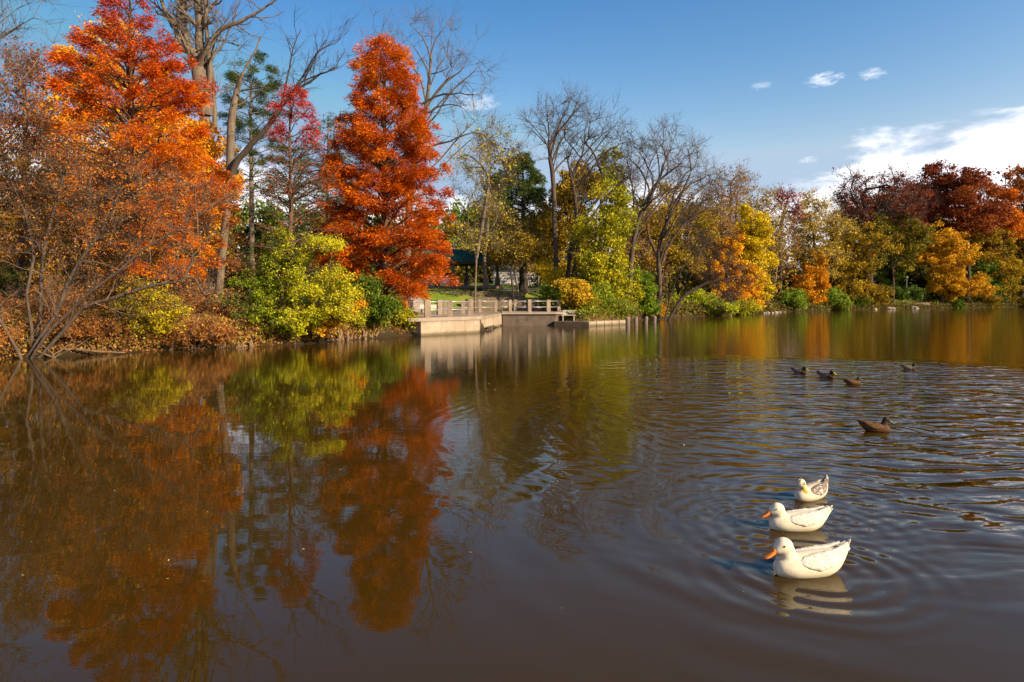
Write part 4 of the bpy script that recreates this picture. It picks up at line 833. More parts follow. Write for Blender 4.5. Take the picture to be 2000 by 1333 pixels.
# bench and white notice board
WOODP = rough_mat('bench_wood', (.62, .55, .44), (.5, .43, .34), 3, .7, .006, None, (6, 1, 1))
bn = thing('bench', 'pale wooden bench with slatted back and concrete legs on the low platform', 'bench', (4.35, 51.4, .33))
b_ = MB()
for k in range(4): b_.box((4.33, 51.62+.022*k, .80+.1*k), (.58, .02, .042), rz=-.06)
b_.build('backrest', WOODP, bn, .006)
b_ = MB()
for k in range(4): b_.box((4.33, 51.16+.11*k, .775), (.58, .046, .02), rz=-.06)
b_.build('seat', WOODP, bn, .006)
for s in (-.42, .42): MB().box((4.33+s, 51.35, .54), (.05, .22, .21)).box((4.33+s, 51.66, .74), (.05, .04, .40)).build('leg', CONC, bn, .01)
wb = thing('bollard', 'stout square concrete block post beside the waterside bench', 'post', (5.15, 52.2, .3))
MB().box((5.15, 52.2, .62), (.14, .14, .34)).build('block', CONC, wb, .02); MB().box((5.15, 52.2, .98), (.17, .17, .03)).build('cap', CONC, wb, .01)
sg = thing('park_bench', 'small white-backed bench on the deck behind the front railing', 'bench', (-6.05, 49, .95))
b_ = MB()
for k in range(3): b_.box((-6.05, 49.2, 1.36+.1*k), (.75, .02, .045))
b_.build('backrest', WHITE, sg, .005); MB().box((-6.05, 48.95, 1.33), (.75, .2, .025)).build('seat', WHITE, sg, .005)
for s in (-.6, .6): MB().box((-6.05+s, 49.05, 1.14), (.04, .18, .2)).build('leg', CONC_DARK, sg)
# piles
PILE = rough_mat('pile_wood', (.30, .24, .19), (.16, .12, .09), 3, .9, .02, (.08, .06, .05), (1, 1, .25))
PL = [('wooden pile standing in water nearest the low platform', 1225.7, 49.9, 620.5, .17), ('second wooden pile from the low platform', 1242.5, 51, 619.5, .145), ('third wooden pile from the low platform', 1262, 52.5, 619.5, .145), ('fourth wooden pile, farthest from the low platform', 1278.5, 54.5, 618.3, .15)]
proto = None
for lab, px, d, ty, r in PL:
    x = (px-1000)/F*d; zt = W(px, ty, d)[2]
    t = thing('mooring_pile', lab, 'pile', (x, d, 0), 'mooring piles beyond the dock')
    n = 12; pz = [-.9, -.02, .06, zt-.05, zt-.01]; MB().tube([(x+.006*k*rs.normal(), d, z) for k, z in enumerate(pz)], [r, r, r*.97, r*.95, r*.82], n).build('post', PILE, t, 0, False)
    MB().tube([(x, d, zt-.012), (x, d, zt+.02)], [r*.8, r*.66], 12).build('cap', POST, t)
# stone terraces
def stonewall(label, x0, x1, y0, y1, z0, z1, seed, name='stone_wall'):
    rng = np.random.default_rng(seed); L = math.hypot(x1-x0, y1-y0); a = math.atan2(y1-y0, x1-x0)
    t = thing(name, label, 'wall', ((x0+x1)/2, (y0+y1)/2, z0), 'stone terrace walls behind the dock'); b_ = MB(); z = z0-.15; row = 0
    while z < z1-.04:
        hh = min(rng.uniform(.14, .24), z1-z); u = -rng.uniform(0, .4)
        while u < L:
            w = rng.uniform(.35, .9); u1 = min(u+w, L); u0 = max(u, 0)
            if u1-u0 > .08:
                m_ = (u0+u1)/2/L; b_.box((x0+(x1-x0)*m_, y0+(y1-y0)*m_+rng.uniform(-.03, .03), z+hh/2), ((u1-u0)/2-.012, .22, hh/2-.008), rz=a+rng.normal(0, .01))
            u += w
        z += hh; row += 1
    b_.build('stonework', STONE, t, .02); return t
stonewall('lowest stone terrace wall directly behind the cove railing', -5.0, 5.0, 58.6, 58.9, .95, 1.35, 1)
stonewall('second stone terrace wall, one step up', -4.6, 4.4, 59.8, 60.0, 1.3, 1.8, 2)
stonewall('third stone terrace wall from the dock', -4.0, 3.4, 61.0, 61.1, 1.75, 2.2, 3)
stonewall('longest upper stone terrace wall topped by the lawn', -9.6, 1.3, 62.4, 62.8, 2.1, 2.75, 4)
# ------------------------------------------------------------------ picnic shelter
ROOF = rough_mat('green_metal_roof', (.03, .085, .04), (.05, .11, .055), 2, .75, .004, None, (1, 1, 1), .0, .15)
SIDING = rough_mat('shelter_wood', (.26, .19, .14), (.17, .12, .09), 3, .85, .01, None, (1, 1, .2))
STCOL = rough_mat('shelter_stone', (.36, .29, .22), (.22, .17, .13), 3, .95, .03)
sx, sy = -4.6, 74.0; g0 = gz(sx, sy)+.05; g0 = 3.42
ph = thing('picnic_shelter', 'open picnic shelter with green metal gable roof and stone columns on the lawn', 'shelter', (sx, sy, g0))
def TR(u, v, z, a=-.24): return np.array([sx+u*math.cos(a)-v*math.sin(a), sy+u*math.sin(a)+v*math.cos(a), z])
def loc_mesh(name, vs, fs, mat, solid=0):
    b_ = MB(); b_.v = [TR(*v) for v in vs]; b_.f = fs; o = b_.build(name, mat, ph)
    if solid: m_ = o.modifiers.new('thick', 'SOLIDIFY'); m_.thickness = solid; m_.offset = 0
    return o
Lh, Wh, ez, rz_ = 2.9, 2.5, 2.75, 4.05
def lbox(b_, u, v, z, hu, hv, hz): b_.box(TR(u, v, z), (hu, hv, hz), rz=-.24)
for s in (-1, 1): loc_mesh('roof_slope', [(-Lh-2.6, s*(Wh+.35), g0+ez-.18), (Lh, s*(Wh+.35), g0+ez-.18), (Lh, 0, g0+rz_), (-Lh-2.6, 0, g0+rz_)], [(0, 1, 2, 3) if s < 0 else (3, 2, 1, 0)], ROOF, .07)
b_ = MB(); sl_ = math.atan2(rz_-ez+.18, Wh+.35)
for i in range(20):
    u = -Lh-2.5+i*(2*Lh+2.5)/19.5
    for s in (-1, 1): b_.tube([TR(u, s*(Wh+.34), g0+ez-.14), TR(u, s*.03, g0+rz_+.04)], .028, 4)
b_.tube([TR(-Lh-2.6, 0, g0+rz_+.05), TR(Lh+.02, 0, g0+rz_+.05)], .07, 6); b_.build('standing_seams', rough_mat('seam_metal', (.12, .24, .19), (.16, .3, .24), 3, .4, .002, None, (1, 1, 1), .3, .5), ph)
b_ = MB()
for i in range(16):
    v = -Wh+.16+i*(2*Wh-.32)/15; top = rz_-(rz_-ez)*abs(v)/Wh-.12; lbox(b_, Lh-.35, v, g0+(2.45+top)/2, .03, .145, (top-2.45)/2)
b_.build('gable_siding', SIDING, ph, .004)
b_ = MB()
for s in (-1, 1): lbox(b_, -1.3, s*Wh, g0+2.55, Lh+1.2, .09, .14)
for u in (-Lh-1.9, -1.2, Lh-.35): lbox(b_, u, 0, g0+2.42, .09, Wh, .12)
b_.build('beam', SIDING, ph, .01)
for u in (-Lh-1.9, -1.2, Lh-.45):
    for s in (-1, 1):
        b_ = MB(); lbox(b_, u, s*(Wh-.1), g0+1.15, .13, .13, 1.25); b_.build('post', SIDING, ph, .01)
        b_ = MB(); lbox(b_, u, s*(Wh-.1), g0+.45, .26, .26, .5); b_.build('stone_pier', STCOL, ph, .02)
b_ = MB()
for s in (-1, 1):
    for u, q in ((Lh-.45, -1), (-1.2, 1), (-1.2, -1)):
        b_ = MB().tube([TR(u, s*(Wh-.1), g0+1.7), TR(u+q*.75, s*(Wh-.1), g0+2.5)], .05, 6); b_.build('brace', SIDING, ph)
    MB().tube([TR(Lh-.45, s*(Wh-.1), g0+1.6), TR(Lh-.45, s*(Wh-.95), g0+2.4)], .05, 6).build('brace', SIDING, ph)
b_ = MB(); lbox(b_, -1.3, 0, g0-.12, Lh+1.4, Wh+.4, .16); b_.build('floor_slab', CONC, ph, .02)
TBL = rough_mat('table_wood', (.20, .13, .09), (.13, .085, .06), 3, .8, .01, None, (1, 5, 1))
def table(label, x, y, z, rz=0):
    t = thing('picnic_table', label, 'picnic table', (x, y, z), 'picnic tables at the shelter')
    c, s = math.cos(rz), math.sin(rz)
    def q(u, v): return (x+u*c-v*s, y+u*s+v*c)
    b_ = MB()
    for k in range(5): p_ = q(0, -.3+.15*k); b_.box((*p_, z+.75), (.9, .065, .02), rz=rz)
    b_.build('tabletop', TBL, t, .005)
    for v in (-.68, .68): p_ = q(0, v); MB().box((*p_, z+.44), (.9, .13, .02), rz=rz).build('bench_seat', TBL, t, .005)
    for u in (-.65, .65):
        b_ = MB()
        for v in (-1, 1): b_.tube([(*q(u, v*.6), z), (*q(u, v*.22), z+.73)], .035, 6)
        b_.tube([(*q(u, -.72), z+.4), (*q(u, .72), z+.4)], .03, 6)
        b_.build('leg_frame', RAIL, t)
table('wooden picnic table on the shelter floor between the stone piers', *TR(-.6, -.6, g0+.045), -.24)
table('picnic table on the paving just outside the shelter, beside the redwood boughs', -8.6, 73.5, gz(-8.6, 73.5), .05)
# park road and paths (sheets laid on the ground)
ASPH = rough_mat('asphalt', (.20, .185, .175), (.15, .14, .13), 2, .95, .01)
def strip(name, line, w, mat, dz=.05):
    line = np.array(line, float); n = 60; u = np.linspace(0, len(line)-1, n); P = np.stack([np.interp(u, range(len(line)), line[:, k]) for k in (0, 1)], 1)
    T = np.gradient(P, axis=0); T /= np.linalg.norm(T, axis=1, keepdims=True); N = np.stack([-T[:, 1], T[:, 0]], 1); m_ = 5; V = []
    for j in range(m_): q = P+N*(j/(m_-1)-.5)*w; V.append(np.stack([q[:, 0], q[:, 1], ground(q[:, 0], q[:, 1])+dz], 1))
    V = np.stack(V, 1); I = np.arange(n*m_).reshape(n, m_); Q = np.stack([I[:-1, :-1], I[:-1, 1:], I[1:, 1:], I[1:, :-1]], -1).reshape(-1, 4)
    return tag(link_mesh(name, V.reshape(-1, 3), Q[:, ::-1], mat, smooth=True), None, None, kind='structure')
strip('road', [(-40, 92), (-20, 88), (-5, 86), (10, 87), (22, 92)], 5, ASPH, .07)
strip('path', [(-26, 62), (-16, 62), (-9, 60), (-7.4, 52)], 1.8, rough_mat('gravel_path', (.36, .28, .22), (.26, .2, .16), 5, .95, .02), .05)
strip('far_path', [(74, 150), (90, 157), (120, 172), (150, 190), (190, 212)], 3.0, rough_mat('far_path_dirt', (.42, .34, .24), (.32, .26, .18), 1, .95, .02), .12)
# pale building beyond the lawn
PB = rough_mat('cream_wall', (.72, .62, .54), (.64, .55, .48), 1, .8, .005)
bx_, by_ = 0.6, 128.0; bz = gz(bx_, by_)
hb = thing('cream_building', 'low cream building with shallow brown roof far behind the spruce', 'building', (bx_, by_, bz))
MB().box((bx_, by_, bz+1.3), (4.2, 3, 1.6)).build('wall', PB, hb, .02)
b_ = MB(); b_.v = [np.array(v, float) for v in [(bx_-4.7, by_-3.5, bz+2.9), (bx_+4.7, by_-3.5, bz+2.9), (bx_+4.7, by_, bz+4.3), (bx_-4.7, by_, bz+4.3), (bx_-4.7, by_+3.5, bz+2.9), (bx_+4.7, by_+3.5, bz+2.9), (bx_-4.7, by_-3.5, bz+2.75), (bx_+4.7, by_-3.5, bz+2.75), (bx_+4.7, by_+3.5, bz+2.75), (bx_-4.7, by_+3.5, bz+2.75)]]
b_.f = [(0, 1, 2, 3), (3, 2, 5, 4), (6, 7, 1, 0), (7, 8, 5, 2, 1), (9, 6, 0, 3, 4), (8, 9, 4, 5), (6, 9, 8, 7)]; b_.build('roof', rough_mat('brown_roof', (.1, .07, .055), (.07, .05, .04), 3), hb)
for u in (): MB().box((bx_+u, by_-3.03, bz+1.7), (.5, .05, .45)).build('window', rough_mat('dark_glass', (.03, .035, .04), (.05, .05, .06), 1, .2, .001, None, (1, 1, 1), 0, .6), hb)
# cars on the park road, seen under the red branches
GLASS = rough_mat('dark_glass', (.03, .035, .04), (.05, .05, .06), 1, .2, .001)
TYRE = rough_mat('tyre', (.02, .02, .02), (.03, .03, .03), 5, .9, .002); CHR = rough_mat('wheel_rim', (.4, .4, .42), (.3, .3, .32), 4, .35, .001, None, (1, 1, 1), .8)
def car(label, x, y, rz, col, nm):
    z = gz(x, y)+.07; t = thing('parked_car', label, 'car', (x, y, z), 'cars parked on the park road')
    mt = rough_mat(nm, col, tuple(c*.93 for c in col), 1, .25, .0005, None, (1, 1, 1), .2, .6); c, s = math.cos(rz), math.sin(rz)
    def q(u, v, w): return np.array([x+u*c-v*s, y+u*s+v*c, z+w])
    def loft(secs, name, mat, bev=.0):       # secs: (u, halfwidth, z0, z1)
        b_ = MB()
        for u, hw, z0, z1 in secs: b_.v += [q(u, -hw, z0), q(u, hw, z0), q(u, hw*.97, (z0+z1)/2), q(u, hw*.9, z1), q(u, -hw*.9, z1), q(u, -hw*.97, (z0+z1)/2)]
        for i in range(len(secs)-1): b_.f += [(i*6+j, i*6+(j+1) % 6, i*6+6+(j+1) % 6, i*6+6+j) for j in range(6)]
        b_.f += [(5, 4, 3, 2, 1, 0), tuple(len(b_.v)-6+j for j in range(6))]; return b_.build(name, mat, t, bev)
    loft([(-2.2, .78, .35, .75), (-2.05, .87, .25, .92), (-.9, .9, .22, .98), (.8, .9, .22, .98), (1.7, .88, .24, .88), (2.15, .8, .3, .7)], 'body', mt, .05)
    loft([(-1.75, .74, .9, .98), (-1.1, .76, .9, 1.42), (.2, .76, .9, 1.46), (1.05, .76, .9, 1.0)], 'cabin', GLASS, .03); loft([(-1.15, .66, 1.425, 1.45), (-.4, .70, 1.44, 1.50), (.3, .66, 1.42, 1.47)], 'roof', mt, .01)
    for u in (-1.35, 1.35):
        for v in (-.84, .84):
            w_ = MB().tube([q(u, v-.1, .32), q(u, v+.1, .32)], .32, 18).build('wheel', TYRE, t, .02); MB().tube([q(u, v-.108, .32), q(u, v+.108, .32)], .19, 12).build('rim', CHR, w_)
    for v in (-.6, .6): MB().box(q(2.12, v, .62), (.05, .14, .07), rz=rz).build('headlight', WHITE, t, .01); MB().box(q(-2.14, v, .72), (.04, .12, .07), rz=rz).build('tail_light', rough_mat('red_lens', (.4, .01, .01), (.3, .01, .01), 2, .3, .001), t, .01)
car('silver car parked behind the large red redwood trunk', (735-1000)/F*84, 84, .15, (.45, .5, .58), 'silver_paint')
car('blue-grey car parked under red boughs nearer the shelter', (862-1000)/F*88, 88, .0, (.10, .16, .34), 'blue_paint')
# lamp posts
IRON = rough_mat('lamp_metal', (.30, .29, .27), (.22, .21, .2), 4, .5, .002, None, (1, 1, 1), .4)
def lamp(label, px, d, topy, mat=IRON):
    x = (px-1000)/F*d; z0 = gz(x, d); zt = W(px, topy, d)[2]; t = thing('street_lamp', label, 'lamp post', (x, d, z0), 'park lamp posts')
    MB().tube([(x, d, z0-.1), (x, d, z0+.3), (x, d, z0+.32), (x, d, zt-.3)], [.12, .12, .075, .055], 10).build('pole', mat, t)
    MB().tube([(x, d, zt-.34), (x, d, zt-.28), (x, d, zt-.05)], [.1, .2, .26], 12).build('lantern', rough_mat('lamp_glass', (.6, .58, .52), (.5, .48, .44), 3, .3, .001), t); MB().tube([(x, d, zt-.05), (x, d, zt+.02), (x, d, zt+.1)], [.34, .3, .05], 12).build('cap', mat, t)
lamp('grey lamp post standing alone on the dark far embankment', 1771, 146, 541)
lamp('lamp post on the lawn beside the spruce trunk', 1052, 80, 502)
lamp('lamp post on the lawn between the first two bare trees', 1104, 92, 503)
# park grill on the near bank and a thin stake
gx_, gy_ = (405-1000)/F*38, 38; gzz = gz(gx_, gy_)
gr = thing('park_grill', 'small box grill on a post in front of the thick cottonwood trunk', 'grill', (gx_, gy_, gzz))
GI = rough_mat('grill_iron', (.16, .14, .13), (.1, .09, .085), 6, .6, .004, None, (1, 1, 1), .5)
MB().tube([(gx_, gy_, gzz-.1), (gx_, gy_, gzz+.75)], .05, 8).build('post', GI, gr); MB().box((gx_, gy_, gzz+.9), (.30, .22, .13), taper=.9).build('firebox', GI, gr, .01)
MB().box((gx_, gy_, gzz+1.05), (.33, .25, .012)).build('grate', GI, gr); MB().tube([(gx_-.28, gy_, gzz+1.0), (gx_-.28, gy_, gzz+1.28), (gx_+.28, gy_, gzz+1.28), (gx_+.28, gy_, gzz+1.0)], .012, 6).build('handle', GI, gr)
x_ = (370-1000)/F*40; z_ = gz(x_, 40); sk_ = thing('marker_stake', 'thin pale square stake left of the park grill', 'stake', (x_, 40, z_)); MB().box((x_, 40, z_+.75), (.06, .06, .85), ry=.02).build('shaft', WOODP, sk_, .01); MB().box((x_, 40, z_+1.63), (.075, .075, .02)).build('cap', POST, sk_)
# ------------------------------------------------------------------ bank edge: cypress knees, roots, log, rocks, leaf litter
KNEE = rough_mat('root_wood', (.24, .15, .08), (.11, .07, .04), 6, .9, .02, None, (1, 1, .4))
kn = [(522, 674.5, 1.0), (508, 673.5, .7), (536, 672.5, .6), (572, 671, .7), (578, 670.5, .55), (600, 670, .8), (610, 668.5, .95)]+[(x, 0, .25+.55*rs.random()) for x in np.arange(632, 745, 6.2)+rs.uniform(-3, 3, 19)]+[(x, 0, .3+.4*rs.random()) for x in np.arange(335, 505, 8.5)+rs.uniform(-3, 3, 20)]
def shore_py(px): return np.interp(px, [p for p, _ in SH], [q for _, q in SH])
for i, (px, py, s_) in enumerate(kn):
    py = py or shore_py(px)-.3; d = wd(py)+.12; x = (px-1000)/F*d; rng = np.random.default_rng(900+i)
    t = thing('cypress_knee', {0: 'largest pointed cypress knee standing at the waterline under the big bush', 1: 'second pointed cypress knee beside the largest one'}.get(i, 'small knobby cypress knee in the row along the muddy waterline'), 'cypress knee', (x, d, -.05), 'cypress knees along the bank')
    for k in range(2 if i > 1 else 3):
        n = 7; u = np.linspace(0, 1, n); hh = s_*rng.uniform(.55, .95); ox = rng.normal(0, .10)*(k > 0)+x; lean = rng.normal(0, .10)
        P = [np.array([ox+lean*v+.02*rng.normal(), d-.12+.25*v, -.15+hh*v]) for v in u]; R = [s_*(.14*(1-v)**.6+.045) for v in u]; R = [r*rng.uniform(.85, 1.15)*.75 for r in R]; R[-1] *= .5
        MB().tube(P, R, 8).build('knee' if k == 0 else 'root', KNEE, t, 0, True)
def log(name, label, P, r0, r1, mat, nbr, seed, cat='log'):
    rng = np.random.default_rng(seed); P = np.array(P); t = thing(name, label, cat, P.mean(0)); sk = Skel(rng); sk.trunk(list(P), step=.2); A = np.array(sk.pos); n = len(A); A[1:-1] += rng.normal(0, .015, (n-2, 3)); wd_ = Wood(); wd_.polys([(A, np.linspace(r0, r1, n))]); V, Q = wd_.arrays(); link_mesh('trunk', V, Q, mat, t, smooth=True)
    wd_ = Wood(); j = rng.integers(1, n-1, nbr); D = rng.normal(size=(nbr, 3)); D[:, 2] = np.abs(D[:, 2])*.6; Pb, Rb = grow(A[j], D, rng.uniform(.3, .9, nbr), np.full(nbr, r1*.8), 5, .15, 0, rng); wd_.add(*tubes(Pb, Rb, 5)); V, Q = wd_.arrays(); link_mesh('branch', V, Q, mat, t, smooth=True)
log('fallen_log', 'pale fallen branch lying along the waterline right of leaning tree base', [W(95, 676, 23.6), W(125, 683, 23.7), W(165, 684, 23.8), W(200, 688, 23.9), W(245, 689, 24.2)], .07, .03, KNEE, 12, 1)
log('driftwood', 'forked driftwood sticking out of the water below the leaning tree', [W(70, 690, 23.2), W(100, 697, 22.9), W(112, 703, 22.6)], .06, .03, KNEE, 6, 2, 'driftwood')
ROCK = rough_mat('shore_rock', (.46, .38, .30), (.3, .25, .2), 3, .95, .03)
def rock(label, px, py, s_, seed, name='rock'):
    d = wd(py); x = (px-1000)/F*d; rng = np.random.default_rng(seed); n = 10; m_ = 7; V = []; Q = []
    for i in range(m_):
        th = math.pi*i/(m_-1)
        for j in range(n):
            a = 2*math.pi*j/n; r = 1+.22*math.sin(3*a+seed)+.15*math.sin(5*th+2*a+seed*2)+rng.normal(0, .06)*(0 < i < m_-1); V.append((x+s_*math.sin(th)*math.cos(a)*r, d+s_*.8*math.sin(th)*math.sin(a)*r, s_*.5*math.cos(th)*r+s_*.1))
    for i in range(m_-1):
        for j in range(n): Q.append((i*n+j, i*n+n+j, i*n+n+(j+1) % n, i*n+(j+1) % n))
    o = link_mesh(name, V, Q, ROCK); return tag(o, label, 'rock', 'rocks along the far waterline')
for i, (px, py, s_) in enumerate([(1500, 611.8, .3), (1508, 611.6, .24), (1516, 611, .3), (1524, 610.6, .22), (1494, 612.4, .26), (1533, 610.0, .2)]): rock('small reddish rock in the cluster at the point of the near woods', px, py, s_, i)
rock('flat pale rock shining on the waterline under the far embankment', 1741, 604.4, .75, 11); rock('broad brown rock at the far waterline below the lamp post', 1788, 603.4, .8, 12); rock('small pale rock at far waterline beneath the green bushes', 1709, 604.9, .4, 13)
# riprap steps on the far embankment
stonewall('flat stone ledge on the far embankment under the lamp post', 84, 92, 146.5, 147.0, .8, 1.25, 21, 'stone_ledge')
# leaf litter and low growth: nobody could count these
def litter(name, n, fx, cols, size, mat='leaf', h=(.01, .03), seed=3, up=2.0):
    rng = np.random.default_rng(seed); x, y = fx(rng, n); s = sdist(x, y); k = s > .15; x, y = x[k], y[k]; z = ground(x, y)+rng.uniform(h[0], h[1], len(x))
    LV, Q = leaf_quads(np.stack([x, y, z], 1), size, .7, rng, flat=up); STAT['leaf'] += len(Q)
    return tag(link_mesh(name, LV, Q, leaf_mat(), tint=pal(cols, rng.random(len(x)), rng)), None, None, kind='stuff')
def near_bank(rng, n):
    u = rng.random(n)*11; i = u.astype(int); f = u-i; a = lake[i]; b2 = lake[i+1]; q = a+(b2-a)*f[:, None]; o = np.abs(rng.gamma(1.3, 2.2, n)); nrm = np.stack([-(b2-a)[:, 1], (b2-a)[:, 0]], 1); nrm /= np.linalg.norm(nrm, axis=1, keepdims=True); return (q+nrm*o[:, None])[:, 0], (q+nrm*o[:, None])[:, 1]
litter('fallen_leaves', 60000, near_bank, [(.12, .05, .02), (.26, .11, .035), (.42, .20, .06), (.5, .3, .08)], .085)
def near_edge(rng, n): x, y = near_bank(rng, n); return x, y
litter('undergrowth', 34000, near_edge, [(.14, .06, .02), (.30, .13, .04), (.4, .24, .05), (.3, .3, .03)], .10, h=(.02, .42), seed=4, up=0)
def landing(rng, n): return rng.uniform(4.2, 10.5, n), rng.uniform(51, 60, n)
litter('landing_grass', 16000, landing, [(.04, .08, .01), (.12, .17, .015), (.25, .26, .02), (.36, .22, .03)], .13, h=(.02, .30), seed=9, up=0)
def lawn_area(rng, n): return rng.uniform(-24, 12, n), rng.uniform(56, 110, n)
litter('lawn_leaves', 5000, lawn_area, [(.4, .16, .03), (.6, .36, .05)], .14, seed=5)
def cove(rng, n):
    t = rng.random(n)*(len(SH2)-1); i = t.astype(int); f = t-i; k0 = 18; a = lake[k0+i]; b2 = lake[k0+i+1]; q = a+(b2-a)*f[:, None]; o = rng.gamma(1.2, 1.6, n); nrm = np.stack([-(b2-a)[:, 1], (b2-a)[:, 0]], 1); nrm /= np.linalg.norm(nrm, axis=1, keepdims=True); q = q+nrm*o[:, None]; return q[:, 0], q[:, 1]
litter('shore_undergrowth', 46000, cove, [(.05, .03, .012), (.14, .08, .02), (.2, .16, .03), (.12, .16, .02)], .26, h=(.03, .9), seed=6, up=0)
rng = np.random.default_rng(8); n = 420; d = 4.2*np.exp(rng.random(n)**.8*2.3); x = (rng.uniform(-250, 2250, n)-1000)/F*d; k = sdist(x, d) < -.4; x, d = x[k], d[k]
LV, Q = leaf_quads(np.stack([x, d, np.full(len(x), .004)], 1), .020, .7, rng, flat=8)
tag(link_mesh('floating_leaves', LV, Q, leaf_mat(), tint=pal([(.12, .07, .03), (.3, .2, .08), (.5, .38, .2)], rng.random(len(x)), rng)), None, None, kind='stuff')
# ------------------------------------------------------------------ ducks
def ell_loft(secs, n=20):      # secs: (x, zc, halfwidth, halfheight, [yc]) along x -> closed tube of ellipses
    V = []; Q = []; m_ = len(secs)
    for s in secs:
        for j in range(n):
            a = 2*math.pi*j/n; V.append((s[0], (s[4] if len(s) > 4 else 0)+s[2]*math.cos(a), s[1]+s[3]*math.sin(a)))
    for i in range(m_-1):
        for j in range(n): Q.append((i*n+j, i*n+(j+1) % n, i*n+n+(j+1) % n, i*n+n+j))
    k = len(V); V += [(secs[0][0], secs[0][4] if len(secs[0]) > 4 else 0, secs[0][1]), (secs[-1][0], secs[-1][4] if len(secs[-1]) > 4 else 0, secs[-1][1])]
    T = [(k, (j+1) % n, j) for j in range(n)]+[(k+1, (m_-1)*n+j, (m_-1)*n+(j+1) % n) for j in range(n)]
    return V, Q+T
def path_loft(cent, rads, n=18):     # ellipses across a path in the xz-plane; rads (half y, half in-plane)
    V = []; F_ = []; m_ = len(cent); cent = [np.array(c, float) for c in cent]
    for i, c in enumerate(cent):
        t = cent[min(i+1, m_-1)]-cent[max(i-1, 0)]; t /= np.linalg.norm(t); nrm = np.cross([0, 1, 0], t)
        for j in range(n): a = 2*math.pi*j/n; V.append(c+np.array([0, 1, 0])*rads[i][0]*math.cos(a)+nrm*rads[i][1]*math.sin(a))
    for i in range(m_-1):
        for j in range(n): F_.append((i*n+j, i*n+n+j, i*n+n+(j+1) % n, i*n+(j+1) % n))
    k = len(V); V += [cent[0], cent[-1]]; F_ += [(k, j, (j+1) % n) for j in range(n)]+[(k+1, (m_-1)*n+(j+1) % n, (m_-1)*n+j) for j in range(n)]
    return V, F_
def resample(secs, m=5):
    S = np.array(secs, float); n = len(S); u = np.linspace(0, n-1, (n-1)*m+1); out = []
    for v in u:
        i = min(int(v), n-2); t = v-i; p0 = S[max(i-1, 0)]; p1 = S[i]; p2 = S[i+1]; p3 = S[min(i+2, n-1)]
        out.append(.5*((2*p1)+(-p0+p2)*t+(2*p0-5*p1+4*p2-p3)*t*t+(-p0+3*p1-3*p2+p3)*t**3))
    return [tuple(np.concatenate([o[:1], o[1:2], np.maximum(o[2:4], .002)])) for o in out]
def feather_mat(name, base_c, second, scale=18, rough=.75, mask=None, th=(.42, .62), trans=.12):
    m_, nt = newmat(name); b = NB(nt); co = b.n('ShaderNodeTexCoord').outputs['Object']
    n1 = b.noise(b.scale(co, (1, 2.2, 2.2)), scale, 4, .6); n2 = b.noise(b.scale(co, (1, 3, 3)), scale*4, 3, .6)
    col = b.mix(b.ss(th[0], th[1], n1), base_c, second); col = b.mix(b.M('MULTIPLY', b.ss(.45, .75, n2), .45), col, tuple(c*.62 for c in second))
    if mask: col = mask(b, co, col, n1)
    wv = b.n('ShaderNodeTexWave', wave_type='BANDS', bands_direction='X', wave_profile='SAW'); b.link(co, wv.inputs[0]); wv.inputs['Scale'].default_value = 13; wv.inputs['Distortion'].default_value = 7; wv.inputs['Detail'].default_value = 2; wv.inputs['Detail Scale'].default_value = 2.5
    hh = b.M('ADD', b.M('MULTIPLY', n2, .5), b.M('MULTIPLY', wv.outputs[1], .35))
    p_ = princ(b, col, rough, b.bump(hh, .0012), .2); t_ = b.n('ShaderNodeBsdfTranslucent'); b.put(t_.inputs[0], col)
    mx = b.n('ShaderNodeMixShader'); mx.inputs[0].default_value = trans; b.link(p_, mx.inputs[1]); b.link(t_.outputs[0], mx.inputs[2]); b.out(mx.outputs[0]); return m_
def plain(name, col, rough=.4, spec=.4):
    m_, nt = newmat(name); b = NB(nt); n1 = b.noise(b.n('ShaderNodeTexCoord').outputs['Object'], 60, 3); b.out(princ(b, b.mix(n1, col, tuple(c*.72 for c in col)), rough, None, spec)); return m_
WF = feather_mat('white_feather', (.76, .68, .51), (.70, .60, .43)); WW = feather_mat('white_wing_feather', (.76, .71, .62), (.60, .52, .42), 30)
BILL = plain('orange_bill', (.72, .19, .02), .35); YB = plain('yellow_bill', (.50, .36, .03), .35); DB = plain('olive_bill', (.16, .14, .05), .4); EYE = plain('eye', (.01, .008, .006), .08, .8); NAIL = plain('bill_nail', (.5, .3, .2), .4)
def sepx(b, co): s_ = b.n('ShaderNodeSeparateXYZ'); b.link(co, s_.inputs[0]); return s_.outputs
def brown_mask(b, co, col, n1):
    x, y, z = sepx(b, co); f = b.M('MULTIPLY', b.ss(.105, .15, z), b.ss(.05, .12, x)); return b.mix(f, col, (.05, .035, .02))
def mall_mask(b, co, col, n1):
    x, y, z = sepx(b, co); head = b.M('MULTIPLY', b.ss(.115, .135, z), b.ss(.06, .12, x)); br = b.ss(.05, .12, x); c = b.mix(br, col, (.07, .03, .02)); c = b.mix(head, c, (.008, .022, .014)); return c
def pied_mask(b, co, col, n1):
    x, y, z = sepx(b, co); f = b.M('MULTIPLY', b.ss(.55, .6, b.noise(co, 42, 1)), b.ss(.19, .22, z)); return b.mix(f, col, (.06, .045, .035))
BF = feather_mat('brown_feather', (.13, .055, .022), (.055, .026, .012), 26, .8, brown_mask); BWF = feather_mat('brown_wing', (.17, .08, .03), (.05, .024, .011), 34, .8)
MF = feather_mat('drake_feather', (.20, .17, .15), (.13, .11, .10), 26, .8, mall_mask); MWF = feather_mat('drake_wing', (.16, .12, .10), (.09, .07, .06), 34, .8)
HF = feather_mat('hen_feather', (.10, .055, .026), (.045, .025, .013), 30, .8); PF = feather_mat('pied_feather', (.66, .58, .44), (.60, .52, .38), 18, .75, pied_mask)
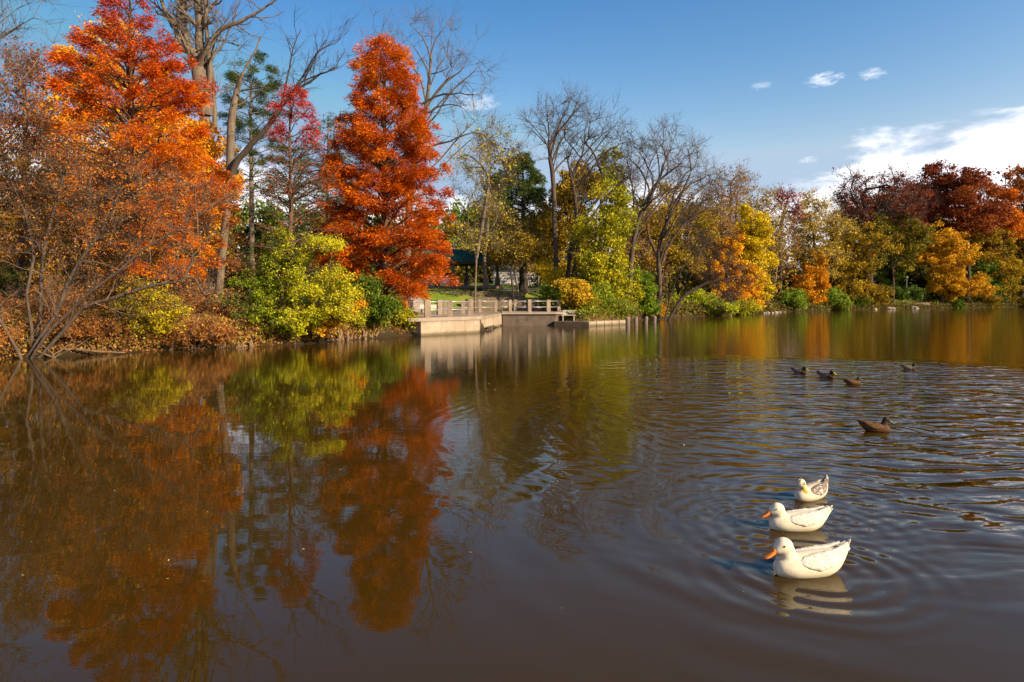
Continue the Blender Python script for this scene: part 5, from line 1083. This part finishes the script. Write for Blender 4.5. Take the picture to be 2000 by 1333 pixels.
PW = feather_mat('pied_wing', (.17, .12, .09), (.70, .66, .6), 16, .8, None, (.56, .62)); BLK = plain('black_feather', (.012, .012, .012), .5)
def flat_feather(L, w, th=.004, curve=.0, n=9):      # one vane along -x
    secs = []
    for i in range(n):
        u = i/(n-1); ww = w*math.sin(math.pi*min(.5+0*u, .5))*(1-.15*u)*(1 if u < .75 else math.sqrt(max(1-((u-.75)/.25)**2, .02))); secs.append((-L*u, curve*u*u, max(ww*min(1, .25+4*u), .001), th*(1-.6*u)+.0006))
    return ell_loft(secs, 8)
def xf(V, loc, rz=0, ry=0, rx=0, sc=1):
    from mathutils import Euler, Matrix
    M_ = Matrix.Rotation(rz, 3, 'Z')@Matrix.Rotation(ry, 3, 'Y')@Matrix.Rotation(rx, 3, 'X'); R = np.array(M_); return (np.array(V, float)*sc)@R.T+np.array(loc)
def pymesh(name, V, Fs, mat, parent, smooth=True):
    me = bpy.data.meshes.new(name); me.from_pydata([tuple(v) for v in V], [], [tuple(f) for f in Fs]); me.materials.append(mat); me.update()
    for p_ in me.polygons: p_.use_smooth = smooth
    o = bpy.data.objects.new(name, me); C.objects.link(o); o.parent = parent; return o
def merge(parts):
    V = []; Fs = []
    for v, f in parts: k = len(V); V += [tuple(q) for q in v]; Fs += [tuple(i+k for i in g) for g in f]
    return V, Fs
def duck(label, loc, heading, scale, bodym, wingm, billm, tailm, group, head_yaw=0, tail_up=1.0, neck=1.0, curl=None, plump=1.0, cat='duck', tailw=1.0, seed=0, headup=0):
    t = thing('duck', label, cat, (loc[0], loc[1], 0), group); t.rotation_euler = (0, 0, heading); t.scale = (scale*(1.10 if group == G1 else 1), scale, scale*(.96 if group == G1 else 1))
    rng = np.random.default_rng(seed); pw = plump
    S = [(.262, .050, .012, .012), (.250, .052, .045, .042), (.225, .055, .072*pw, .066), (.175, .057, .100*pw, .086), (.10, .058, .118*pw, .098), (0, .062, .126*pw, .104), (-.09, .070, .122*pw, .102), (-.17, .088, .100*pw, .086), (-.225, .118, .068*pw, .058), (-.262, .146*tail_up**.3, .044, .036), (-.295, .172*tail_up**.4, .020, .014)]
    body = ell_loft(resample(S, 4), 24)
    nk = neck; hx = .185+.010*nk; hz = .142+.072*nk+headup
    ncent = [(.120, 0, .050), (.150, 0, .100), (.165, 0, .105+.045*nk), (.172, 0, hz-.028), (hx-.005, 0, hz)]
    nr = [(.090, .095), (.070, .078), (.053, .058), (.050, .054), (.046, .050)]
    neckp = path_loft([tuple(c) for c in ncent], nr, 18)
    hs = [(-.052, -.004, .012, .012), (-.046, -.003, .028, .030), (-.025, .002, .042, .045), (.0, .004, .0465, .050), (.022, .000, .043, .045), (.042, -.008, .033, .033), (.058, -.015, .023, .022), (.066, -.018, .010, .010)]
    head = ell_loft(resample(hs, 4), 20)
    # head group is turned about the neck axis
    piv = np.array([hx, 0, hz])
    def hd(V): return xf(V, piv, rz=head_yaw, ry=.14, sc=1.22)
    V, Fs = merge([body, neckp, (hd(head[0]), head[1]), (hd(np.array(ell_loft([(-.02, -.028, .002, .002), (-.01, -.026, .025, .02), (.015, -.024, .030, .022), (.04, -.024, .018, .014), (.05, -.022, .004, .004)], 16)[0])), ell_loft([(0, 0, 1, 1)]*5, 16)[1])])
    o = pymesh('body', V, Fs, bodym, t); rm = o.modifiers.new('fuse', 'REMESH'); rm.mode = 'VOXEL'; rm.voxel_size = .0055; rm.use_smooth_shade = True; smo = o.modifiers.new('soften', 'SMOOTH'); smo.iterations = 14; smo.factor = .6
    bl = [(.040, -.010, .018, .021), (.060, -.014, .0185, .018), (.080, -.024, .0185, .0115), (.100, -.034, .0205, .0075), (.118, -.041, .0215, .0055), (.130, -.046, .015, .004), (.134, -.0475, .004, .002)]
    bv, bf = ell_loft(resample(bl, 3), 16); lo = [(.045, -.024, .014, .008), (.075, -.034, .015, .006), (.105, -.044, .017, .004), (.124, -.050, .010, .003)]; lv, lf = ell_loft(resample(lo, 3), 14)
    bo = pymesh('bill', *merge([(hd(bv), bf), (hd(lv), lf)]), billm, t)
    for s in (-1, 1):
        nv, nf = ell_loft([(.066, -.0085, .001, .001, s*.0105), (.071, -.010, .0022, .0022, s*.0105), (.078, -.013, .0022, .002, s*.0105), (.082, -.016, .001, .001, s*.0105)], 8); pymesh('nostril', hd(nv), nf, EYE, bo)
        ev, ef = ell_loft([(-.0062, 0, .001, .001), (-.0045, 0, .0045, .0045), (0, 0, .0062, .0062), (.0045, 0, .0045, .0045), (.0062, 0, .001, .001)], 12); ev = np.array(ev)+np.array([.020, s*.0395, .014]); pymesh('eye', hd(ev), ef, EYE, t)
    SX = np.array(S)[:, :4]; SX = SX[np.argsort(SX[:, 0])]
    def bodyat(x): return [float(np.interp(x, SX[:, 0], SX[:, k])) for k in (1, 2, 3)]
    for s in (-1, 1):        # folded wings: shells that follow the flank, rows of feathers raised on them
        nu, nv = 46, 22; V = []
        for i in range(nu+1):
            u = i/nu; x = .120-.375*u; zc, hw, hh = bodyat(max(x, -.225)); e = math.sin(math.pi*min(u*1.0, 1))**.45 if u < .5 else 1.0
            lo_ = np.interp(u, [0, .12, .35, .65, .85, 1], [34, 10, -6, 6, 26, 50]); hi_ = np.interp(u, [0, .12, .35, .65, .85, 1], [44, 66, 76, 78, 74, 60])
            for j in range(nv+1):
                v = j/nv; ph = math.radians(lo_+(hi_-lo_)*v); edge = min(1, 5*min(v, 1-v)+.0, 6*u+.0); edge = math.sqrt(max(edge, 0))
                if u < .52: row = (u*13+.5*(int(v*6) % 2)) % 1; rg = .0060*row*(.6+.4*math.sin(math.pi*((v*6) % 1)))
                else: rg = .0085*((v*6+.9*(u-.5)) % 1)
                o = -.004+edge*(.0135+.004*math.sin(math.pi*u)+rg); lift = .0*u
                r_ = max(0, u-.62)/.38; zz = zc+(hh+o)*math.sin(ph)+.030*r_**1.5; yy = (hw+o)*math.cos(ph)*(1-.12*r_)
                V.append((x, s*yy, zz))
        Fs = [(i*(nv+1)+j, i*(nv+1)+j+1, (i+1)*(nv+1)+j+1, (i+1)*(nv+1)+j) for i in range(nu) for j in range(nv)]
        parts = [(V, Fs)]
        for k in range(5):
            fv, ff = flat_feather(.125-.006*k, .0125, .0030, .004); parts.append((xf(fv, (-.175-.004*k, s*(.060-.008*k)*pw, .150+.007*k), rz=s*(.30-.03*k), ry=.16+.05*k, rx=-s*(.75-.12*k)), ff))
        pymesh('wing', *merge(parts), wingm, t)
    parts = []
    for k in range(9):
        a = (k-4)/4; fv, ff = flat_feather(.150+.014*rng.random()-.025*abs(a), .021, .0032, .016); parts.append((xf(fv, (-.200, .034*a*tailw, .112+.014*(1-abs(a))), rz=a*.50*tailw, ry=.60*tail_up+.05*rng.normal(), rx=a*.35), ff))
    pymesh('tail', *merge(parts), tailm, t)
    if curl:
        b_ = MB()
        for k in range(2):
            P_ = [np.array([-.235-.03*math.sin(q)*1.1, .008*(k*2-1), .19+.028*(1-math.cos(q))+.012*k]) for q in np.linspace(0, 3.6, 10)]; b_.tube(P_, [.006*(1-i/11) for i in range(10)], 6)
        pymesh('tail_curl', b_.v, b_.f, curl, t)
    return t
G1 = 'white ducks swimming in file'; G2 = 'brown and grey ducks farther out'
duck('nearest white duck with orange bill and fanned tail, front of the file', DUCKS[0], math.radians(191), .98, WF, WW, BILL, WF, G1, head_yaw=.10, tail_up=1.05, seed=1, plump=1.02, neck=1.1)
duck('middle white duck with orange bill between the other two', DUCKS[1], math.radians(185), .90, WF, WW, BILL, WF, G1, head_yaw=.0, tail_up=1.0, seed=2, neck=.8, tailw=.6)
duck('white duck with dark mottled wings and yellow bill facing camera', DUCKS[2], math.radians(212), .80, PF, PW, YB, WF, G1, head_yaw=1.1, tail_up=1.1, seed=3, neck=1.0, curl=BLK, tailw=.5)
duck('chestnut brown duck with dark head swimming alone past the white ducks', DUCKS[3], math.radians(-12), .78, BF, BWF, DB, BWF, G2, tail_up=.75, seed=4, neck=1.25, tailw=.6)
duck('brown speckled hen duck, nearest of the distant four, bill pointing across water', DUCKS[4], math.radians(-5), .70, HF, BWF, DB, HF, G2, tail_up=.5, seed=5, neck=1.0, tailw=.5)
duck('grey drake with dark green head, second of the pair following the hen', DUCKS[5], math.radians(-52), .78, MF, MWF, YB, MWF, G2, tail_up=.5, seed=6, neck=.95, tailw=.5, curl=BLK)
duck('grey drake with dark head, last and farthest from the hen', DUCKS[6], math.radians(-48), .74, MF, MWF, YB, MWF, G2, tail_up=.5, seed=7, neck=1.0, tailw=.5)
duck('lone drake swimming apart beside a floating leaf near the orange reflection', DUCKS[7], math.radians(-15), .66, MF, MWF, DB, MWF, G2, tail_up=.5, seed=8, neck=1.1, tailw=.5)
# ------------------------------------------------------------------ sky, sun, camera
w = bpy.data.worlds.new('World'); bpy.context.scene.world = w; w.use_nodes = True; nt = w.node_tree; nt.nodes.clear(); b = NB(nt)
sky = b.n('ShaderNodeTexSky'); sky.sky_type = 'NISHITA'; sky.sun_disc = False; sky.sun_elevation = SUN_EL; sky.sun_rotation = SUN_AZ; sky.air_density = 1.25; sky.dust_density = 1.4; sky.ozone_density = 1.6
g = b.n('ShaderNodeTexCoord').outputs['Generated']; s3 = b.n('ShaderNodeSeparateXYZ'); b.link(g, s3.inputs[0])
az = b.M('ARCTAN2', s3.outputs[0], s3.outputs[1]); el = b.M('ARCSINE', s3.outputs[2])
cv = b.n('ShaderNodeCombineXYZ'); b.link(az, cv.inputs[0]); b.link(el, cv.inputs[1]); cvo = cv.outputs[0]
nA = b.noise(b.scale(cvo, (4.5, 12, 1)), 1.6, 7, .55, .25); nB = b.noise(b.scale(cvo, (9, 26, 1)), 2.2, 6, .6, .3); nD = b.noise(b.scale(cvo, (40, 95, 1)), 1.6, 5, .6, .4); nC = b.noise(b.scale(cvo, (6, 9, 1)), 1.0, 3, .5)
top = b.M('ADD', .154, b.M('MULTIPLY', b.ss(.30, .66, az), .074)); top = b.M('ADD', top, b.M('MULTIPLY', b.ss(-.2, -.42, az), .07))
hgt = b.M('MULTIPLY', b.M('SUBTRACT', top, el), 15.0)
cm = b.ss(-.1, .62, b.M('ADD', hgt, b.M('ADD', b.M('MULTIPLY', b.M('SUBTRACT', nA, .5), 3.0), b.M('MULTIPLY', b.M('SUBTRACT', nB, .5), .6))))
cm = b.M('MULTIPLY', cm, b.ss(-.02, .02, el))
def puff(a0, e0, ra, re, k=1.0):
    da = b.M('DIVIDE', b.M('SUBTRACT', az, a0), ra); de = b.M('DIVIDE', b.M('SUBTRACT', el, e0), re)
    r2 = b.M('ADD', b.M('MULTIPLY', da, da), b.M('MULTIPLY', de, de)); v = b.M('ADD', b.M('SUBTRACT', 1.0, b.M('MULTIPLY', r2, .55)), b.M('MULTIPLY', b.M('SUBTRACT', nD, .5), 3.6)); return b.M('MULTIPLY', b.M('MULTIPLY', b.ss(.0, 1.6, v), b.ss(3.2, .6, r2)), k)
def ae(px, py): a = math.atan2(px-1000, F); return a, math.atan2((HZ-py), math.hypot(px-1000, F))
for px, py, ra, re, k in [(1611, 155, .020, .008, .55), (1701, 144, .015, .006, .5), (1487, 168, .013, .005, .22), (930, 200, .028, .013, .4), (1578, 313, .01, .004, .3)]:
    a0, e0 = ae(px, py); cm = b.M('MAXIMUM', cm, puff(a0, e0, ra, re, k))
shade = b.mix(b.ss(.35, .7, nC), (7.6, 7.4, 7.6), (5.6, 5.6, 6.2))
hs = b.n('ShaderNodeHueSaturation'); hs.inputs['Saturation'].default_value = 1.27; b.link(sky.outputs[0], hs.inputs['Color']); cs = b.n('ShaderNodeSeparateColor'); b.link(hs.outputs[0], cs.inputs[0]); cc_ = b.n('ShaderNodeCombineColor')
azd = b.M('ADD', .80, b.M('MULTIPLY', b.ss(-.75, .35, az), .20))       # sky colour darkened by hand towards negative azimuth
for i_, (k_, g_, e_, mx_) in enumerate([(.64, 1.95, 2.6, 2.3), (.54, 1.5, 1.5, 3.0), (.67, 1.22, .7, 3.9)]): b.link(b.M('MULTIPLY', b.M('MINIMUM', b.M('MULTIPLY', b.M('POWER', cs.outputs[i_], g_), k_), mx_), b.M('POWER', azd, e_)), cc_.inputs[i_])
mixc = b.mix(cm, cc_.outputs[0], shade)
bg = b.n('ShaderNodeBackground'); b.link(mixc, bg.inputs[0]); bg.inputs[1].default_value = .102
b.link(bg.outputs[0], b.n('ShaderNodeOutputWorld').inputs[0])
sl = bpy.data.lights.new('sun', 'SUN'); sl.energy = 4.9; sl.angle = math.radians(.55); sl.color = (1, .81, .54); so = bpy.data.objects.new('sun', sl); C.objects.link(so)
ts = Vector((math.sin(SUN_AZ)*math.cos(SUN_EL), math.cos(SUN_AZ)*math.cos(SUN_EL), math.sin(SUN_EL))); so.rotation_euler = ts.to_track_quat('Z', 'Y').to_euler(); so.location = (30, -30, 40)
cam = bpy.data.cameras.new('camera'); co_ = bpy.data.objects.new('camera', cam); C.objects.link(co_); co_.location = (0, 0, H); co_.rotation_euler = (math.radians(90), 0, 0)
cam.sensor_width = 36; cam.lens = F/2000*36; cam.shift_y = -(666.5-HZ)/2000; cam.clip_end = 6000; cam.clip_start = .05
sc = bpy.context.scene; sc.camera = co_; sc.view_settings.view_transform = 'Standard'; sc.view_settings.look = 'None'; sc.view_settings.gamma = 1; sc.view_settings.exposure = 1.03; sc.view_settings.use_curve_mapping = False
sc.render.engine = 'CYCLES'; cy = sc.cycles; cy.max_bounces = 6; cy.diffuse_bounces = 2; cy.glossy_bounces = 3; cy.transmission_bounces = 3; cy.transparent_max_bounces = 4; cy.caustics_reflective = False; cy.caustics_refractive = False; cy.sample_clamp_indirect = 6; cy.use_denoising = True
print('STAT', STAT)
